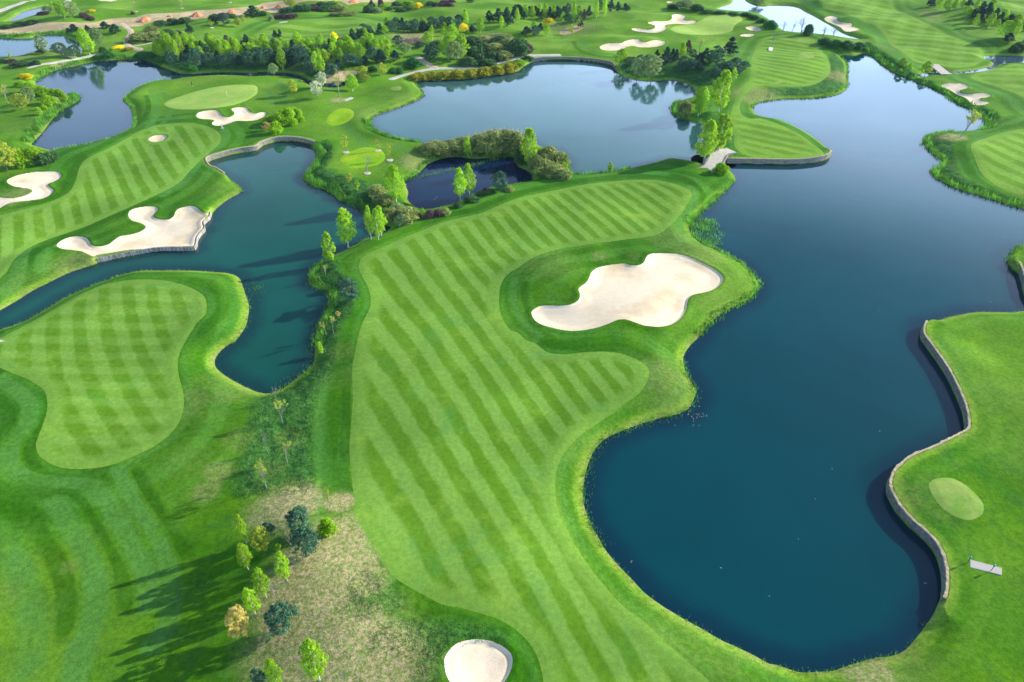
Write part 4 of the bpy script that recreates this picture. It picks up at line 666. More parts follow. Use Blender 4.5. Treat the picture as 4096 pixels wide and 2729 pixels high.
TREES = """00: b,828,505,280,170 w,912,420,250,115 b,560,150,30,90 b,600,172,25,60 w,670,150,10,150 w,450,130,50,110 b,500,115,20,60 u,770,155,100,95 u,835,182,135,90 Y,845,105,76,85 d,60,262,210,130 d,180,237,180,130 d,290,217,165,130
u,392,137,92,115 u,1222,132,98,40 t,1250,107,10,40 t,1672,76,-5,45 p,970,262,195,95 p,1065,302,220,110 p,685,297,220,100 p,805,282,230,60 p,635,297,255,50 w,405,490,320,100 p,378,494,420,75 w,570,512,390,160 w,700,512,415,130 x,650,525,450,120
Y,1090,442,405,110 G,1180,455,425,90 d,950,482,420,75 H,1010,532,455,110 H,900,542,490,100 Y,240,725,660,120 h,200,800,730,120 h,290,852,740,130 w,290,950,790,110 h,400,882,775,130 h,450,962,860,130 h,570,922,800,110 h,500,882,800,80 h,410,1012,945,50 g,205,1010,855,130
t,75,952,795,100 i,372,1057,985,60 x,520,957,880,70 u,105,572,530,100 d,30,572,530,80 d,200,602,540,190 d,340,592,540,80 i,97,527,480,25 g,70,1575,1275,200 h,200,1525,1340,180 h,330,1495,1330,190 d,420,1502,1385,180 d,500,1455,1385,110 g,150,1545,1420,110
d,1700,207,140,150 d,1590,222,150,140 d,1480,245,165,150 v,1400,290,215,110 v,1300,382,270,180 v,1420,362,260,180 d,1540,322,250,150 d,1250,342,290,90 u,1640,312,270,60 p,1745,307,212,65 p,1992,222,180,30 q,2080,232,125,80 s,1945,255,180,35 g,2192,247,160,50 g,2240,212,130,45
u,2050,182,100,130 d,1985,187,110,130 d,2110,172,105,130 p,2330,152,50,130 m,2085,402,320,50 t,2240,412,325,60 p,1950,402,345,32 n,1845,372,320,35 n,2005,382,320,35 t,2354,390,320,50 t,2115,22,-30,50
b,1480,482,360,90 b,1540,452,300,90 b,1590,492,320,80 b,1670,502,310,110 b,1720,432,300,80 b,1640,562,380,70 b,1790,522,400,80 b,1900,502,380,85 b,1960,472,370,75 b,2040,522,380,85 b,2110,502,380,80 b,2190,512,370,85 b,2260,502,400,75 b,2320,532,400,85 b,1850,542,430,75 b,1440,470,380,60 b,2010,480,350,60 b,2150,460,350,60 b,1770,450,350,60
q,1590,602,460,110 q,1820,622,440,130 q,1930,602,480,120 q,2150,592,470,110 p,2210,602,500,90 q,2300,612,470,130 p,1700,592,480,90 q,2050,602,500,110 p,1880,600,480,80 p,2010,560,470,80 H,1330,532,450,190 H,1480,562,500,150 H,1760,652,560,130 H,1400,530,460,120
10: p,180,352,275,55 p,225,352,265,42 n,135,372,280,40 b,30,472,370,75 b,100,482,380,85 b,190,472,360,85 b,250,452,350,65 b,300,492,390,75 b,360,482,380,75 b,440,462,370,85 b,530,462,360,85 b,600,472,370,85 b,645,482,380,75 y,720,402,292,82 b,730,502,330,75
b,760,502,390,65 b,835,502,390,75 b,885,502,380,65 b,950,512,410,65 b,990,512,440,42 b,1030,442,330,85 b,1070,472,320,95 b,1110,522,420,75 b,1160,482,370,75 b,1210,522,430,85 b,65,440,350,70 b,400,440,350,70 b,490,430,350,70 b,570,430,345,70
q,30,562,430,130 q,130,582,440,140 q,400,582,420,160 q,540,502,400,110 q,480,622,500,130 p,330,602,480,100 b,250,642,450,90 q,70,600,470,120 q,440,560,420,120 p,200,590,470,100 b,555,662,490,85 b,605,682,520,85 g,630,572,460,90 b,790,592,480,65 w,165,692,580,80
q,870,602,490,140 q,930,602,520,100 p,1000,592,510,95 p,1150,572,490,95 p,1280,562,460,95 q,700,702,580,115 q,500,692,560,110 p,760,642,540,95 p,640,642,560,105 w,1370,492,390,120 q,800,560,480,100 p,570,600,500,90 q,290,560,460,110
p,895,372,260,75 p,950,352,270,65 q,1000,322,215,100 p,1050,312,235,65 b,1010,342,260,65 b,1185,312,240,85 p,1140,302,210,65 q,1240,302,190,100 q,1310,282,210,75 q,1390,292,190,85 q,1450,302,190,85 p,1540,292,190,75 b,1535,245,160,60 q,1620,282,150,120 q,1700,252,160,100 q,1780,242,150,75 q,1865,232,130,85
b,1925,232,95,75 y,1910,302,212,80 p,1990,292,230,80 b,2065,302,175,75 p,2150,202,95,95 p,2230,202,75,105 b,2255,262,150,62 p,2310,242,65,95 b,1580,422,300,100 b,1620,362,240,52 b,1720,332,250,62 b,1800,382,240,140 b,1770,545,340,160 b,1890,540,330,150 w,1830,565,380,170 q,1640,502,380,140
q,1600,560,420,120 q,1500,440,380,80 b,1700,500,370,110 h,1185,440,350,70 q,1310,420,320,80 d,1980,402,310,170 v,2100,402,300,190 d,2230,422,310,190 v,2330,442,330,150 d,2050,562,440,190 d,2180,552,450,190 v,2280,542,440,150 d,1950,602,500,180 d,2120,602,520,170 d,2080,480,370,180 v,2200,480,370,180 d,1990,500,400,170 d,2320,520,420,150 v,2160,345,290,200 v,2270,350,290,160
H,1450,622,510,150 H,1075,652,590,95 H,1260,672,610,90 H,1320,672,610,80 g,985,702,605,100 g,1163,692,577,88 g,1005,747,680,80 b,890,837,675,105 t,770,897,720,100 W,565,897,740,100 W,608,817,655,90 g,350,872,730,75 t,740,712,620,60
h,140,1142,1050,140 h,230,1152,1010,150 h,310,1142,965,150 h,390,1112,980,110 h,190,1222,1100,120 o,105,1202,1120,75 h,330,1062,965,140 h,260,1100,990,140
G,1450,735,668,110 G,1500,722,645,150 G,1620,718,640,160 G,1740,718,635,160 G,1860,710,625,160 G,1980,700,615,160 G,2100,690,595,160 G,2220,670,580,160 G,2325,655,560,140 G,1560,735,670,120 G,1680,732,665,120
v,1600,1392,1290,190 v,1720,1402,1290,190 v,1850,1395,1275,190 v,1980,1385,1240,200 v,2100,1385,1205,200 v,2220,1385,1180,200 v,2330,1392,1175,180 v,1660,1350,1275,150 v,1800,1340,1265,160 v,1930,1330,1240,170 v,2050,1320,1215,170 v,2170,1300,1180,170 v,2290,1300,1172,170 b,1950,1442,1255,115
s,828,1402,1235,65 s,1125,1387,1268,40 s,1230,1474,1300,40 n,1022,1594,1410,100
g,320,62,-30,110 d,260,112,60,110 d,330,112,50,130 u,530,92,20,120 d,450,102,20,140 d,630,102,30,120 h,720,62,-10,120 v,770,97,20,130 d,600,62,0,100 d,390,100,30,120 d,680,80,0,120 u,200,167,118,95 u,260,167,115,95 u,320,165,115,95 u,365,155,118,50 x,145,190,130,60 v,725,142,98,80 v,790,142,95,90 v,860,137,93,90 v,905,132,95,50
u,1650,57,12,80 u,1710,60,10,90 u,1780,57,10,80 d,1040,112,30,130 x,1112,117,50,110 p,1065,62,0,60 h,1180,92,20,110 u,1150,62,-20,70 d,1290,52,0,100 h,1400,52,-10,130 Y,1490,72,10,85 d,1330,102,50,130 d,1385,92,40,110 d,1600,42,0,90 d,1220,95,50,80 g,10,142,60,60 d,70,142,90,75 p,1970,22,-20,60 u,1740,25,-15,110 u,1800,22,-15,80
11: b,1290,292,-60,210 g,858,112,25,75 i,935,182,90,48 v,1115,222,115,160 v,1180,302,200,160 x,1300,385,290,180 v,1400,445,320,180 x,1350,485,380,160 v,1250,435,330,130 u,1600,428,350,110 u,1680,412,345,110 u,1500,432,380,100 v,1740,400,335,90 h,1750,402,360,80 d,1860,332,280,110 d,1980,282,220,140 d,2080,222,180,120 d,2150,205,160,110 u,2120,190,145,80 i,1535,430,345,40 d,2250,170,135,70 v,2330,180,135,80
b,1880,275,-30,170 b,1965,235,-70,150 q,2245,192,5,140 b,850,707,345,225 b,1060,632,320,115 b,1155,602,320,140 b,1128,637,345,120 i,690,827,565,110 q,870,1190,1000,190 o,758,1342,1292,42 t,640,962,870,70 t,645,1512,1400,70 t,715,1502,1330,70 d,800,1050,960,90
12: i,598,112,10,60 n,645,118,60,35 t,245,752,550,110 n,190,552,410,80 n,105,1022,810,90 t,290,1125,930,110 t,100,1362,1130,160 t,690,1570,1375,115
13: q,420,202,-10,230 q,490,402,150,210 q,130,222,105,115 g,75,372,150,150 n,340,372,150,120 h,665,190,60,150 b,290,642,370,160 b,95,792,520,170 n,200,862,670,130 q,260,1092,870,260 b,585,1550,1180,260 b,210,1610,1355,160 q,60,1620,1450,130 n,810,1570,1470,90 i,205,352,305,62
03: b,2270,292,20,110 b,2285,532,295,160 b,2352,944,700,160 o,2250,1162,880,200
20: p,20,172,60,65 b,50,202,80,60 b,125,172,50,65 b,185,172,60,65 p,240,157,70,52 b,305,172,35,65 b,380,172,50,55 s,420,232,150,40 p,475,162,55,75 b,465,202,115,55 b,567,202,25,62 q,510,202,120,75 p,612,142,50,50 m,660,192,80,45 p,705,152,50,52 b,775,172,0,62 q,800,112,-20,60 b,850,152,-10,62 p,905,112,-20,62 p,972,107,15,62 p,1042,105,28,75 y,335,245,160,98 t,382,325,190,55
b,320,332,230,62 p,135,312,240,95 q,215,332,230,85 p,260,292,210,62 b,200,292,200,62 g,545,312,225,46 g,610,252,175,42 p,635,252,190,52 n,460,402,235,50 p,90,150,60,60 p,345,150,60,60 p,430,150,70,60 d,60,502,330,200 u,145,482,390,110 d,20,462,340,120 d,100,440,350,150 h,60,602,530,130 H,150,562,500,110 G,20,640,560,80
b,1000,602,460,130 q,1080,602,520,100 w,1150,722,530,120 w,1280,722,500,185 q,1180,572,500,65 p,1330,542,455,62 p,1410,592,430,95 p,1475,542,445,62 p,1505,562,450,62 b,1560,532,400,85 m,1615,492,365,70 t,1720,482,350,90 p,2005,507,340,125 q,1880,562,420,120 p,1780,552,440,95 p,1720,592,480,105 q,1660,532,450,75 q,1570,602,510,85 q,1640,642,540,115 p,1720,662,570,85
q,1830,582,460,100 q,1920,642,540,120 q,1990,662,560,110 q,2050,642,525,110 q,2130,652,560,80 q,1870,702,620,95 q,2070,682,600,85 i,2035,727,620,62 q,1390,602,520,85 p,1450,572,500,75 q,1250,560,500,80 q,1110,560,520,70 q,1540,660,560,60
b,1900,1027,640,200 b,1710,1062,790,105 b,1730,1052,880,120 i,1770,932,800,68 v,1590,1042,910,120 b,1760,1497,1095,230 b,1900,1397,1035,190 i,900,1570,1490,55 h,1915,1592,1480,130 d,1480,77,20,120 w,1600,77,0,160 d,1700,92,20,130 w,1550,82,10,100 v,330,1502,1320,200 v,440,1532,1380,140 v,300,1575,1440,170 v,400,1600,1490,180 v,40,1402,1190,150 b,155,1545,1165,190 v,200,1480,1330,160 h,470,1580,1480,80 v,240,1540,1400,150 v,470,1640,1540,110 d,90,1500,1330,130
H,1800,112,75,110 H,1920,122,85,120 H,2040,130,95,120 H,2150,142,100,110 H,2230,172,125,100 H,2300,212,155,100 H,2350,245,180,90 w,2250,45,-30,120
30: H,20,262,170,110 n,130,312,180,110 n,220,302,190,80 n,300,317,140,150 d,365,322,205,105 n,510,327,235,160 n,600,337,250,130 H,520,402,330,140 H,620,432,345,140 H,720,447,355,140 H,830,452,370,130 n,42,412,280,75 i,1230,612,530,85 i,1300,642,580,42 b,1440,692,570,105 l,1765,1257,1020,185
b,1570,82,-10,85 b,1640,102,0,95 b,1710,92,0,62 b,1825,162,65,95 b,1780,72,0,52 p,1840,62,-20,65 b,1915,92,0,65 p,1990,202,20,110 p,1950,132,10,85 b,2040,142,50,75 b,1900,247,150,58 b,2030,252,130,95 p,2080,172,70,75 b,2150,202,90,95 b,2095,262,180,62 b,2170,345,200,140 b,2240,352,190,120 p,2230,202,130,105 b,2290,222,140,85 p,2310,302,210,65 p,2210,382,300,100 d,2300,462,370,130 d,2345,442,350,90 p,1500,62,-20,85 b,2070,42,-20,65 p,1880,162,80,65 b,2270,302,200,75 p,2120,230,110,80 d,2250,480,400,90"""
ZONES = [(a, float(b), float(c), d) for a, b, c, d in [z.split('|') for z in """00|560|120|by the narrow top left pond
00|180|240|along the dirt track at the top left
00|850|280|between the dirt track and left-edge pond
00|560|480|on the spit beside the left-edge pond
00|950|490|by the footpath junction above the blue pond
00|140|560|left of the concrete footpath
00|380|860|on the promontory in the blue pond
00|260|1450|beside the hook-shaped bunker
00|1400|310|in the thicket right of the sand path
00|1640|200|below the orange dirt heaps
00|2100|190|on the lawn right of the dirt heaps
00|2100|385|on the lawn behind the long wood
00|1580|460|at the left end of the long wood
00|2080|470|in the long wood behind the golfer
10|200|450|in the long wood above the dark channel
10|600|450|in the middle of the long wood
10|500|630|on the channel bank below the long wood
10|1050|450|at the right end of the long wood
10|900|610|in the low wood left of the gravel path
10|190|310|on the far fairway behind the wood
10|1000|290|at the far fairway's lower edge
10|1350|250|in the pine belt by the brushwood pile
10|1720|200|in the pine belt left of the small yellow tree
10|2050|240|right of the small yellow tree
10|1720|430|in the tall clump above the white footpath
10|2150|440|in the thicket above the white footpath
10|1850|690|between the white footpath and middle lake
10|1250|640|near the end of the white footpath
10|900|760|on the knoll between channel and middle lake
10|480|820|on the mound right of the flagged green
10|250|1110|in the round clump above the curved stone wall
10|1050|1450|around the small bright round tee
10|1750|1350|on the left half of the scrub spit
10|2150|1320|on the right half of the scrub spit
10|280|160|in the purple hedge near the top
10|820|130|in the oval hedge near the top
10|450|70|in the top shrub belt left part
10|1080|80|in the top shrub belt middle part
10|1380|70|in the top shrub belt right part
10|1730|40|in the dark purple top hedge
11|880|110|on the slope by the stake-ringed tee
11|1250|300|at the left end of the dark pond
11|1650|380|in the hedge below the dark pond
11|2050|210|at the right end of the dark pond hedge
11|1000|600|at the channel edge by the main fairway
11|780|1080|on the reedy bank left of the main fairway
11|690|1450|on the reeds' landward side near the channel end
12|180|650|at the top of the rough hollow
12|150|1200|at the bottom of the rough hollow
12|690|1500|on the dry knoll's top
13|430|200|on the dry knoll's upper left
13|100|650|on the shaded left side of the knoll
13|230|950|on the knoll's lower left
13|350|1550|at the bottom edge below the knoll
20|250|110|in the upper belt left of the far bunkers
20|850|80|at the belt's tip left of the far green
20|240|290|below the large yellow tree
20|70|450|in the thicket at the lake wall's left end
20|1100|620|in the lakeside wood's left part
20|1420|520|in the lakeside wood's middle part
20|1700|550|in the lakeside wood below the far green
20|1980|590|in the lakeside wood's right part
20|1700|950|on the reedy cape below the lakeside wood
20|1850|1300|beside the stone bridge
20|900|1540|on the main fairway's lake shore
20|1600|50|by the bright pond at the top
20|2100|140|in the dark hedge behind the far green
20|330|1500|at the round right end of the scrub spit
30|300|300|on the near bank of the bright pond
30|680|410|in the dark hedge above the long lake
30|1320|620|by the wooden bridge
30|1765|1150|on the small point of the right bank
30|1680|60|in the sloping wood's top left
30|2000|160|in the sloping wood's middle
30|2200|300|in the sloping wood's lower right
30|2310|440|above the right-edge pond""".splitlines()]]
zc = np.array([(int(a[0]) * 1024 + b * .435, int(a[1]) * 682 + c * .435) for a, b, c, d in ZONES])
items = []; t_ = (0, 0)
for tok in TREES.split():
    if tok.endswith(':'): t_ = (int(tok[0]) * 1024, int(tok[1]) * 682); continue
    k, x, y, top, w = tok.split(','); x, y, top, w = map(float, (x, y, top, w)); items.append([K[k], t_[0] + x * .435, t_[1] + y * .435, t_[1] + top * .435, w * .435])
r9 = random.Random(21)                                    # the trees that fill the long wood between the surveyed ones
for (tx, xa, xb, ya, yb, n) in ((0, 1450, 2340, 440, 560, 34), (1, 0, 1230, 440, 600, 44), (1, 1200, 1880, 230, 300, 14), (2, 0, 620, 120, 200, 16)):
    for i in range(n):
        x = xa + (xb - xa) * (i + r9.random()) / n; y = r9.uniform(ya, yb); k = 'birch' if r9.random() < (.68 if yb > 500 else .35) else r9.choice(['pine', 'blue_pine'])
        hh = r9.uniform(95, 140) * (1 if yb > 500 else .75); items.append([k, tx * 1024 + x * .435, y * .435, (y - hh) * .435, hh * r9.uniform(.6, .8) * .435])
BP = np.array([(i[1], i[2]) for i in items]); BQ, BZ = place(BP)
for i, it in enumerate(items): it.append(int(np.argmin(((zc - BP[i]) ** 2 * np.array([1, 1.6])).sum(1))))
def px_height(x, y, z, top):
    lo, hi = 0.0, 40.0
    for _ in range(30):
        m = (lo + hi) / 2; zz = z + m - CAM_H; d = y * cP - zz * sP; u = y * sP + zz * cP
        if 1364 - FPX * u / d > top: lo = m
        else: hi = m
    return lo
ORD = ['first', 'second', 'third', 'fourth', 'fifth', 'sixth', 'seventh', 'eighth', 'ninth', 'tenth', 'eleventh', 'twelfth', 'thirteenth', 'fourteenth', 'fifteenth', 'sixteenth', 'seventeenth', 'eighteenth', 'nineteenth', 'twentieth'] + ['twenty-' + w for w in ('first', 'second', 'third', 'fourth', 'fifth', 'sixth', 'seventh', 'eighth', 'ninth')] + ['thirtieth'] + ['thirty-' + w for w in ('first', 'second', 'third', 'fourth', 'fifth', 'sixth', 'seventh', 'eighth', 'ninth')]
groups = {}
for i, it in enumerate(items): groups.setdefault((it[0], it[5]), []).append(i)
mring = simple('mulch_ring', (.55, .47, .42), .95, .3, 8)
rt = random.Random(3)
for (kind, zi), idx in groups.items():
    idx.sort(key=lambda i: items[i][1]); desc, name, cat = DESC[kind]; zone = ZONES[zi][3]
    for j, i in enumerate(idx):
        k_, px, py, top, w, _ = items[i]; x, y = BQ[i]; z = float(BZ[i]); h = max(px_height(x, y, z, top), .6)
        D = y * cP + (CAM_H - z) * sP; width = w * D / FPX * (1.1 if kind in ('pine', 'blue_pine') and py < 320 else 1.25 if kind == 'olive_bush' else 1.0)
        pr = proto('birch_wispy' if kind == 'birch' and py > 620 else kind); parts, wr = pr[rt.randrange(len(pr))]
        if kind in ('shrub', 'hedge_bush', 'olive_bush', 'plum_bush', 'gorse', 'thicket', 'yellow_bush', 'grey_bush'):
            h = max(h - .30 * width * .36, h * .55) if h > .5 else h      # a round bush also shows its depth
        sx = width / wr
        if len(idx) == 1: lab = desc + ' ' + zone
        elif j == 0: lab = 'leftmost ' + desc + ' ' + zone
        elif j == len(idx) - 1: lab = 'rightmost ' + desc + ' ' + zone
        else: lab = desc + ', ' + ORD[j] + ' from left, ' + zone
        h *= 1.12 if kind == 'birch' and py < 320 else 1.0; sx *= .88 if kind == 'birch' and py < 320 else 1.0; e = empty(name, (x, y, max(z, 0) - .02), 0 if kind == 'leaning' else rt.uniform(0, 6.28)); e.scale = (sx, sx, h)
        tag(e, lab, cat, desc + 's of the course')
        for pn, me in parts: obj(pn, me, e)
        if kind == 'sapling' or (kind == 'bare' and abs(px - (1024 + 1022 * .435)) < 2) or (kind == 'sparse' and py < 60 and px < 1024) :
            mb = MB(); n = 14; ring = [(math.cos(a) * .95 * (1 + .08 * math.sin(3 * a)), math.sin(a) * .95, 0) for a in [2 * math.pi * q / n for q in range(n)]]
            mb.add([(p[0], p[1], -.15) for p in ring] + [(p[0] * .92, p[1] * .92, .07) for p in ring] + [(0, 0, .11)], [(q, (q + 1) % n, n + (q + 1) % n, n + q) for q in range(n)] + [(n + q, n + (q + 1) % n, 2 * n) for q in range(n)])
            r = mb.build('mulch_ring', mring, None, (x, y, z + .03)); tag(r, 'mulch ring under the ' + lab.replace(',', '').replace('thin staked ', ''), 'mulch ring', 'mulch rings around young trees')

# ------------------------------------------------------------------ reeds: uncountable blades in bands along the banks
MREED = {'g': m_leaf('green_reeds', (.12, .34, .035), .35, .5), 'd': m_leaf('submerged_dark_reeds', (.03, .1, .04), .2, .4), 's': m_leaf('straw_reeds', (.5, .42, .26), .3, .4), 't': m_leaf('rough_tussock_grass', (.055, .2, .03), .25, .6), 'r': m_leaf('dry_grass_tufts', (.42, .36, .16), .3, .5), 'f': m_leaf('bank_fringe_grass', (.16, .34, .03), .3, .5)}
def blades(name, P, h, wd, mat, label, cat, base_z, seed, lean=.25):
    rng = np.random.default_rng(seed); n = len(P); a = rng.uniform(0, np.pi, n); hh = h * rng.uniform(.55, 1.2, n); ww = wd * rng.uniform(.6, 1.3, n)
    l = rng.normal(0, lean, (n, 2)) * hh[:, None]; dx, dy = np.cos(a) * ww / 2, np.sin(a) * ww / 2
    A = np.stack([P[:, 0] - dx, P[:, 1] - dy, base_z - .1], 1); B = np.stack([P[:, 0] + dx, P[:, 1] + dy, base_z - .1], 1); Cc = np.stack([P[:, 0] + l[:, 0], P[:, 1] + l[:, 1], base_z + hh], 1)
    V = np.stack([A, B, Cc], 1).reshape(-1, 3); F = np.arange(n * 3).reshape(-1, 3); pt = np.clip(.5 + .5 * np.sin(P[:, 0] * 1.1 + 2 * np.sin(P[:, 1] * .8)) * rng.uniform(.3, 1, n), 0, 1)
    o = obj(name, mesh_np(name, V, F, mat, False, dict(tone=np.repeat(pt, 3)))); return tag(o, label, cat, kind='stuff')
REEDS = [
 ("00: 250,1320 340,1200 430,1110 520,1030 620,965 695,925 702,880 640,865", 4.5, 1.5, 9, 'g', 'bright green reeds edging the promontory in the blue pond'),
 ("00: 500,1395 600,1385 700,1365 850,1330 1000,1290 1130,1240 1225,1180 1240,1080 1205,980 1150,920 1170,880 1250,825 1400,765 1530,742", 2.2, 1.0, 8, 'g', 'reed fringe on the blue pond beside the striped fairway'),
 ("00: 325,745 450,660 600,615 750,585 850,560 1000,545", 5, 1.3, 6, 'g', 'reeds on the far shore of the blue pond below the footpath'),
 ("00: -60,342 0,340 200,340 400,315 560,310 700,330 800,372", 5, 1.2, 5, 'g', 'reeds along the far side of the left-edge pond'),
 ("10: 530,1345 600,1395 590,1470 560,1520 530,1580 11: 470,60 530,125 640,160 720,190 790,260 880,300 960,335 1000,370", 3.6, 1.7, 12, 'g', 'tall green reed belt on the channel below the ringed tee'),
 ("10: 640,1330 690,1390 660,1470 600,1560 11: 560,40 640,110 800,180", 3, .7, 8, 't', 'low dark growth behind the channel reed belt'),
 ("10: 1435,740 1500,800 1540,870 1500,905 1350,975 1200,1020 1100,1060 1040,1110", 1.6, .9, 8, 'g', 'thin reed fringe on the upper left of the middle lake'),
 ("10: 1020,1110 1040,1160 1100,1225 1200,1265 1350,1298 1510,1318", 4.2, 1.5, 11, 'g', 'tall reed belt on the lower left shore of the middle lake'),
 ("10: 2354,1210 2200,1215 2050,1255 1950,1285 20: 110,1240 60,1228", 2, 2.6, 4, 's', 'straw coloured reed plumes along the back of the scrub spit'),
 ("10: 1500,1568 1560,1500 1680,1450 1830,1430 2000,1445 2200,1435 2354,1428 11: 1370,90 1440,55 1500,10", 2.2, 1.3, 11, 'g', 'green reeds ringing the small dark pond'),
 ("20: 1530,925 1485,970 1480,1015 1500,1060 1600,1098 1740,1125", 3.2, 1.4, 10, 'g', 'reeds around the cape below the lakeside wood'),
 ("20: 470,1400 515,1480 520,1540 21: 520,18 600,42 720,42 850,25 1000,5 1080,-20", 2.4, 1.4, 11, 'g', 'reeds between the scrub spit and the main fairway'),
 ("20: 2200,1005 2235,955 2354,930 30: 150,912 400,905 590,868 710,805 738,770 730,700 738,620 720,565 665,515", 1.8, 1.0, 7, 'g', 'fringe of reeds along the steep bank of the tee lawn'),
 ("30: 640,500 680,470 850,470 960,495 1050,575 1200,665 1370,735 1500,785 1620,850 1700,925 1850,980", 3.5, 1.3, 8, 'g', 'reeds on the upper right shore of the long lake'),
 ("30: 1870,1000 1960,1060 2030,1120 2010,1180 1930,1195", 6, 1.5, 4, 'g', 'sparse reeds filling the bay beside the leaning tree'),
 ("30: 1700,1212 1560,1225 1470,1255 1448,1300 1455,1340 1510,1395 1570,1440 1610,1490 1560,1545 31: 1520,5 1560,60 1640,105 1750,160 1900,205 2050,250 2200,300 2354,340 2600,400", 3.2, 1.4, 9, 'g', 'reeds along the right bank below the leaning tree'),
 ("31: 2354,690 2290,725 2230,780 2220,860 2270,920", 3, 1.2, 8, 'g', 'reeds on the small islet at the right edge'),
 ("21: 2030,80 1950,190 1850,280 1760,370 1690,440 1665,520 1720,620 1800,680 1900,740 2020,800 2120,860 2200,940 2262,1030 2245,1110 2160,1190 2060,1235 1950,1295 1860,1370 1780,1440 1720,1520", 2.8, 1.2, 13, 'g', 'reeds in the water around the point of the main fairway'),
 ("21: 1720,430 1690,520 1760,600 1850,680 1780,450 1820,560", 7, 1.3, 9, 'g', 'patch of reeds standing in the lake above the large bunker'),
 ("22: 1590,190 1600,290 1650,370 1700,470 1690,560 1620,650 1450,705 1300,740 1150,795 1000,850 900,900 830,960 780,1040 740,1120 710,1250 695,1400 700,1568 23: 700,20 750,130 820,230 880,320", 2.2, .95, 13, 'g', 'ragged reeds lining the lower main fairway shore'),
 ("33: 100,1425 300,1470 500,1470 700,1420 850,1385 1000,1340 1150,1312", 1.4, .7, 4, 'g', 'sparse water plants at the bottom of the lake'),
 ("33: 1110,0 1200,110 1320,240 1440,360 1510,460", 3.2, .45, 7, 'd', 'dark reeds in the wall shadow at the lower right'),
 ("12: 540,-40 510,80 470,200 390,300 290,370 200,420", 3.6, .9, 5, 'g', 'reeds standing in the channel end by the rough hollow'),
 ("01: 2290,1000 2310,1080 2340,1150 11: 20,1030 60,1120 20,1200", 3.4, 1.0, 2.6, 'g', 'clump of reeds standing in open channel water'),
 ("01: 2285,1160 2300,1250 2280,1400 2240,1480 2170,1560 02: 2100,40", 1.3, .7, 6, 'g', 'reed fringe on the right side of the checkered lobe'),
 ("11: 580,860 530,930 505,1000 560,1070 650,1110 700,1150 700,1220 670,1290 630,1370 600,1450 560,1560 12: 560,60", 3.6, 1.2, 11, 'g', 'dense reeds on the bank left of the main fairway'),
 ("01: 2080,70 2150,115 2215,165 2225,200", 1.8, .9, 7, 'g', 'reeds at the corner below the curved stone wall'),
 ("01: 1250,920 1150,948 950,1020 800,1080 600,1170 400,1290 200,1400", .9, .5, 4, 'g', 'thin reeds on the upper edge of the checkered lobe'),
 ("00: 900,540 1000,530 1100,535 1250,545 1400,565 1480,600", 4, 1.4, 6, 'g', 'reeds beside the shaded head of the blue pond'),
 ("30: 905,430 1000,500 1100,560 1250,650", 3, 1.2, 8, 't', 'dark rank growth behind the long lake reeds'),
 ("30: 1480,770 1600,850 1750,930 1900,990 2040,1060 2100,1120", 3, 1.0, 8, 't', 'dark rank growth below the twisting bunker'),
]
for i, (s, wd, h, dens, mk, lab) in enumerate(REEDS):
    wd, h = wd * .85, h * .8
    rng = np.random.default_rng(500 + i); Lp = smooth_open(unproj(parse(s), .1), 4); sg = np.linalg.norm(np.diff(Lp, axis=0), axis=1)
    n = int(sg.sum() * wd * dens * .8); n = min(n, 26000); cs = np.concatenate([[0], np.cumsum(sg)]); u = rng.uniform(0, cs[-1], n); k = np.clip(np.searchsorted(cs, u) - 1, 0, len(sg) - 1)
    f = ((u - cs[k]) / np.maximum(sg[k], 1e-6))[:, None]; P = Lp[k] * (1 - f) + Lp[k + 1] * f; T = (Lp[k + 1] - Lp[k]) / np.maximum(sg[k], 1e-6)[:, None]
    P = P + np.stack([-T[:, 1], T[:, 0]], 1) * (rng.uniform(-.5, .5, n) * wd * (.75 + .35 * np.sin(u * .9) * np.sin(u * .23)))[:, None]
    z = H(P[:, 0], P[:, 1]); D = P[:, 1].mean() * cP + CAM_H * sP
    blades('reeds' if mk != 't' else 'rank_grass', P, h, max(.09, D * .0011), MREED[mk], lab, 'reeds' if mk != 't' else 'grass', np.maximum(z, -.4), 900 + i, .12)
# tussocks in the hollow and dry tufts on the knoll
def scatter(mask_fun, region, n, seed):
    rng = np.random.default_rng(seed); (x0, x1), (y0, y1) = region; P = np.stack([rng.uniform(x0, x1, n), rng.uniform(y0, y1, n)], 1); return P[mask_fun(P[:, 0], P[:, 1])]
def near_grid(A):
    def f(x, y):
        i = np.clip(np.searchsorted(YR, y), 0, NI - 1); j = np.clip(np.searchsorted(U, x / WX[i]), 0, NJ - 1); return A[i, j]
    return f
gw, gd, gdw, gz = near_grid(wild), near_grid(dry), near_grid(DW), near_grid(GZ)
P = scatter(lambda x, y: (gw(x, y) > .3) & (gdw(x, y) > .2), ((-55, 10), (34, 135)), 90000, 41)
blades('tussock_grass', P, .3, .1, MREED['t'], 'dark unmown tussock grass filling the hollow left of the main fairway', 'grass', gz(P[:, 0], P[:, 1]), 42, .4)
P = scatter(lambda x, y: (gd(x, y) > RNG.uniform(.35, 1.1, len(x))) & (gdw(x, y) > .2), ((-50, 10), (30, 95)), 70000, 43)
blades('dry_grass', P, .18, .07, MREED['r'], 'straw coloured dry grass tufts on the knoll in the foreground', 'grass', gz(P[:, 0], P[:, 1]), 44, .5)
